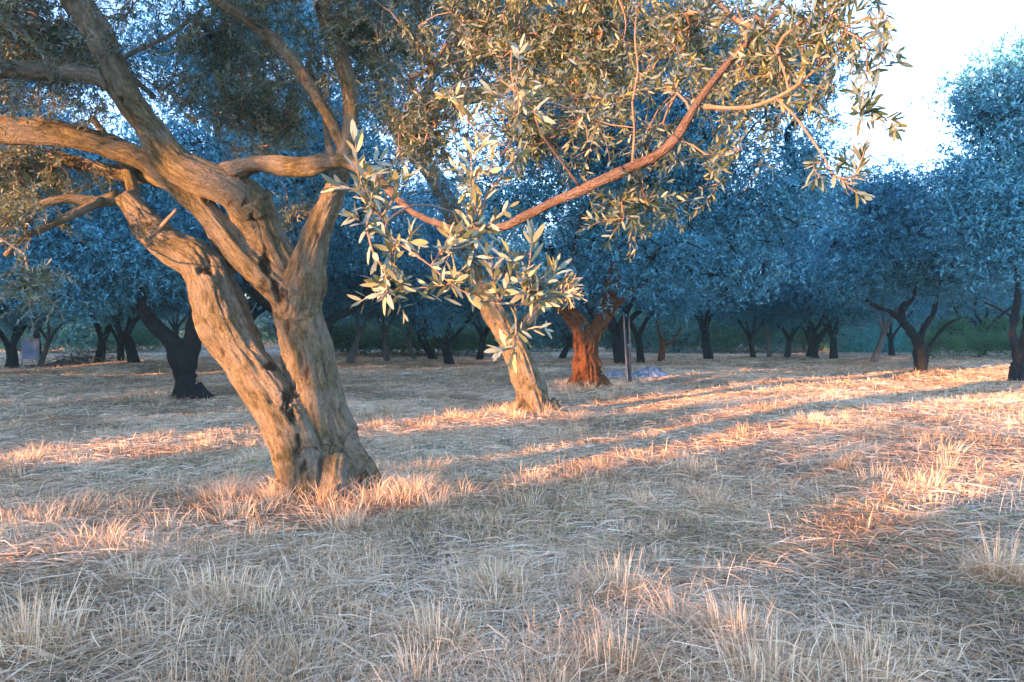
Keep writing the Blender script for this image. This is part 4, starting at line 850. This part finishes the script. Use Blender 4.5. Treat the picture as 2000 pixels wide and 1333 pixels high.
# broken orange trunk behind the stake
b7 = gp(1294, 708); t7 = empty('olive_tree', b7); tag(t7, 'small olive tree with orange lit broken trunk right of the stake', 'olive tree', GB); d7 = 32
o, s7 = tubes_mesh('trunk', [limb_px([(1292, 716, d7, 20), (1291, 700, d7, 15), (1294, 680, d7, 14), (1293, 665, d7, 12)], 91, 10, .2, .15, flute_fn(3, .2, 0, 1)), limb_px([(1293, 685, d7, 10), (1303, 672, d7, 8), (1313, 667, d7, 5), (1330, 640, d7, 4)], 92, 7, .2, .15), limb_px([(1293, 672, d7, 9), (1288, 650, d7, 6), (1282, 620, d7, 4)], 93, 7, .2, .15)], M_BARK_SUNLIT, t7)
other_crown(t7, s7, [bl(1290, 600, d7, 1.3, 1.3, .8), bl(1330, 570, d7, 1.2, 1.2, .8)], 70, 120, np.random.default_rng(7), .3, .12, .034, seed=2)

# ------------------------------------------------------------------ unseen sunward trees and shrubs behind the viewer, added to shade the picture
def su(s, u_): return (s*SX-u_*SY, s*SY+u_*SX)
def shade_tree(s, u_, cb, H, Rc, label, seed, r0=.25, ntg=420, per=110, name='olive_tree'):
    r = np.random.default_rng(seed); x, y = su(s, u_); root = empty(name, (0, 0, 0))
    limbs = [dict(P=np.array([[0, 0, -.3], [0, 0, .1], [.1, .05, cb*.6], [0, 0, cb+.6]]), R=np.array([r0*1.6, r0*1.1, r0*.9, r0*.8]), n=10, step=.25, seed=seed, rough=.12, flute=None)]
    for j in range(4):
        q = j*1.57+r.uniform(-.4, .4); o = np.array([math.cos(q), math.sin(q), 0])
        limbs.append(dict(P=np.array([[0, 0, cb*.75], o*Rc*.25+[0, 0, cb+.5], o*Rc*.5+[0, 0, (cb+H)*.5], o*Rc*.6+[0, 0, H*.85]]), R=np.array([r0*.6, r0*.45, r0*.3, r0*.1]), n=8, step=.25, seed=seed+j, rough=.12, flute=None))
    o_, sps = tubes_mesh('trunk', limbs, M_BARK, root)
    c = (cb+H)/2; blobs = [(np.array([0, 0, c]), (Rc*.8, Rc*.8, (H-cb)*.46))]+[(np.array([math.cos(j*1.05)*Rc*.55, math.sin(j*1.05)*Rc*.55, c+r.uniform(-.3, .3)*(H-cb)]), (Rc*.45, Rc*.45, (H-cb)*.28)) for j in range(6)]
    other_crown(root, sps, blobs, ntg, per, r, .40, .30, .14, .012, bark=M_BARK, mat=M_NEAR, zmin=cb*.7, seed=seed, lump=.1)
    root.location = (x, y, float(ground_h(x, y))); tag(root, label, 'olive tree' if name == 'olive_tree' else 'shrub', 'unseen trees added on the sunward side')
def shade_shrub(s, u_, w, top, seed, n=60, per=70):
    r = np.random.default_rng(seed); x, y = su(s, u_); root = empty('shrub', (0, 0, 0))
    bls = [(np.array([r.uniform(-.3, .3)*w, r.uniform(-.3, .3)*w, top*(.25+.5*j/4)]), (w*.36, w*.36, top*.24)) for j in range(5)]
    tg = in_blobs(bls, n, r, .1, .05, seed); sk = np.array([[0, 0, .02], [.1, 0, .15], [-.12, .05, .12]]); A, B, ra, rb, _ = grow(sk, np.array([.05]*3), tg, r, .007, .1)
    wv = Acc(); V, f, bk = prisms(A, B, ra, rb, 4); wv.add(V, f, bk=bk); wv.build('stems', M_BARK, root)
    l = Acc(); clusters(l, tg, per, .20, r, .22, .11); l.build('foliage', M_NEAR, root)
    root.location = (x, y, float(ground_h(x, y))); tag(root, 'unseen bushy shrub added on the sunward side to cast shade on the grass', 'shrub', 'unseen shrubs added on the sunward side')
# tall crowns: shade everything above head height in the back of the grove
for k, u_ in enumerate([-7, -1.7, 6.02, 11.45, 15.6, 19.6, 24.6, 29.6, 34.8, 40, 45]):
    shade_tree(-24+(k % 2)*3, u_, 4.15 if -4 < u_ < 14 else 4.9, 12.5, 4.7 if 11 < u_ < 12 else 3.6, 'unseen tall olive tree added on the sunward side to shade the grove', 300+k, ntg=230 if -4 < u_ < 9 else 420, r0=.15 if 5 < u_ < 9 else .25, per=70 if -4 < u_ < 9 else 110)
shade_tree(-18, 11.3, 3.95, 8.5, 1.5, 'unseen small olive tree added on the sunward side to shade the grove', 350, r0=.08, ntg=140)
# low casters: u, width, top
for k, (u_, w, top) in enumerate([(-6.5, 3.2, 2.7), (-3.9, 3.2, 2.9), (-1.4, 3.2, 2.5), (1.0, 2.6, 2.7), (2.9, 2.4, 2.5), (3.8, 1.3, 2.5), (4.5, .7, 3.0), (7.5, 1.4, 2.75), (8.4, 1.4, 2.75),
        (11.5, 1.2, 4.6), (12.7, 1.5, 3.0), (14.6, 2.0, 5.4), (16.2, 3.0, 5.4), (18.2, 3.4, 5.6), (20.4, 3.6, 5.6), (22.8, 3.6, 5.6), (25.2, 3.6, 5.6), (27.6, 3.6, 5.6), (30, 3.8, 5.6), (32.6, 3.8, 5.6), (35, 3.8, 5.6), (37.5, 3.8, 5.6), (40, 3.8, 5.6), (42.5, 3.8, 5.6), (45, 3.8, 5.6), (48, 4, 5.6), (51, 4, 5.6)]):
    shade_shrub(-22+(k % 2)*.8, u_, w, top, 400+k, n=int((20 if u_ < 5 else 34)*w), per=int(80 if u_ < 5 else 120))
print('objects', len(sc.objects))

# ------------------------------------------------------------------ evening air
HAZE = .0011
a = Acc(); x0, x1, y0, y1, z0, z1 = -120., 120., -45., 120., -2.5, 18.
V = [(x, y, z) for x in (x0, x1) for y in (y0, y1) for z in (z0, z1)]
a.add(np.array(V), [np.array([[0, 1, 3, 2], [4, 6, 7, 5], [0, 4, 5, 1], [2, 3, 7, 6], [0, 2, 6, 4], [1, 5, 7, 3]])])
m, nt, o_ = newmat('evening_air'); pv = nt.nodes.new('ShaderNodeVolumePrincipled'); pv.inputs['Color'].default_value = (.35, .85, 1, 1); pv.inputs['Density'].default_value = HAZE; pv.inputs['Anisotropy'].default_value = .2
nt.links.new(pv.outputs[0], o_.inputs['Volume'])
hz = a.build('haze', m, smooth=False); tag(hz, 'thin blue evening haze between the trees', 'haze', kind='stuff')
sc.cycles.volume_bounces = 0
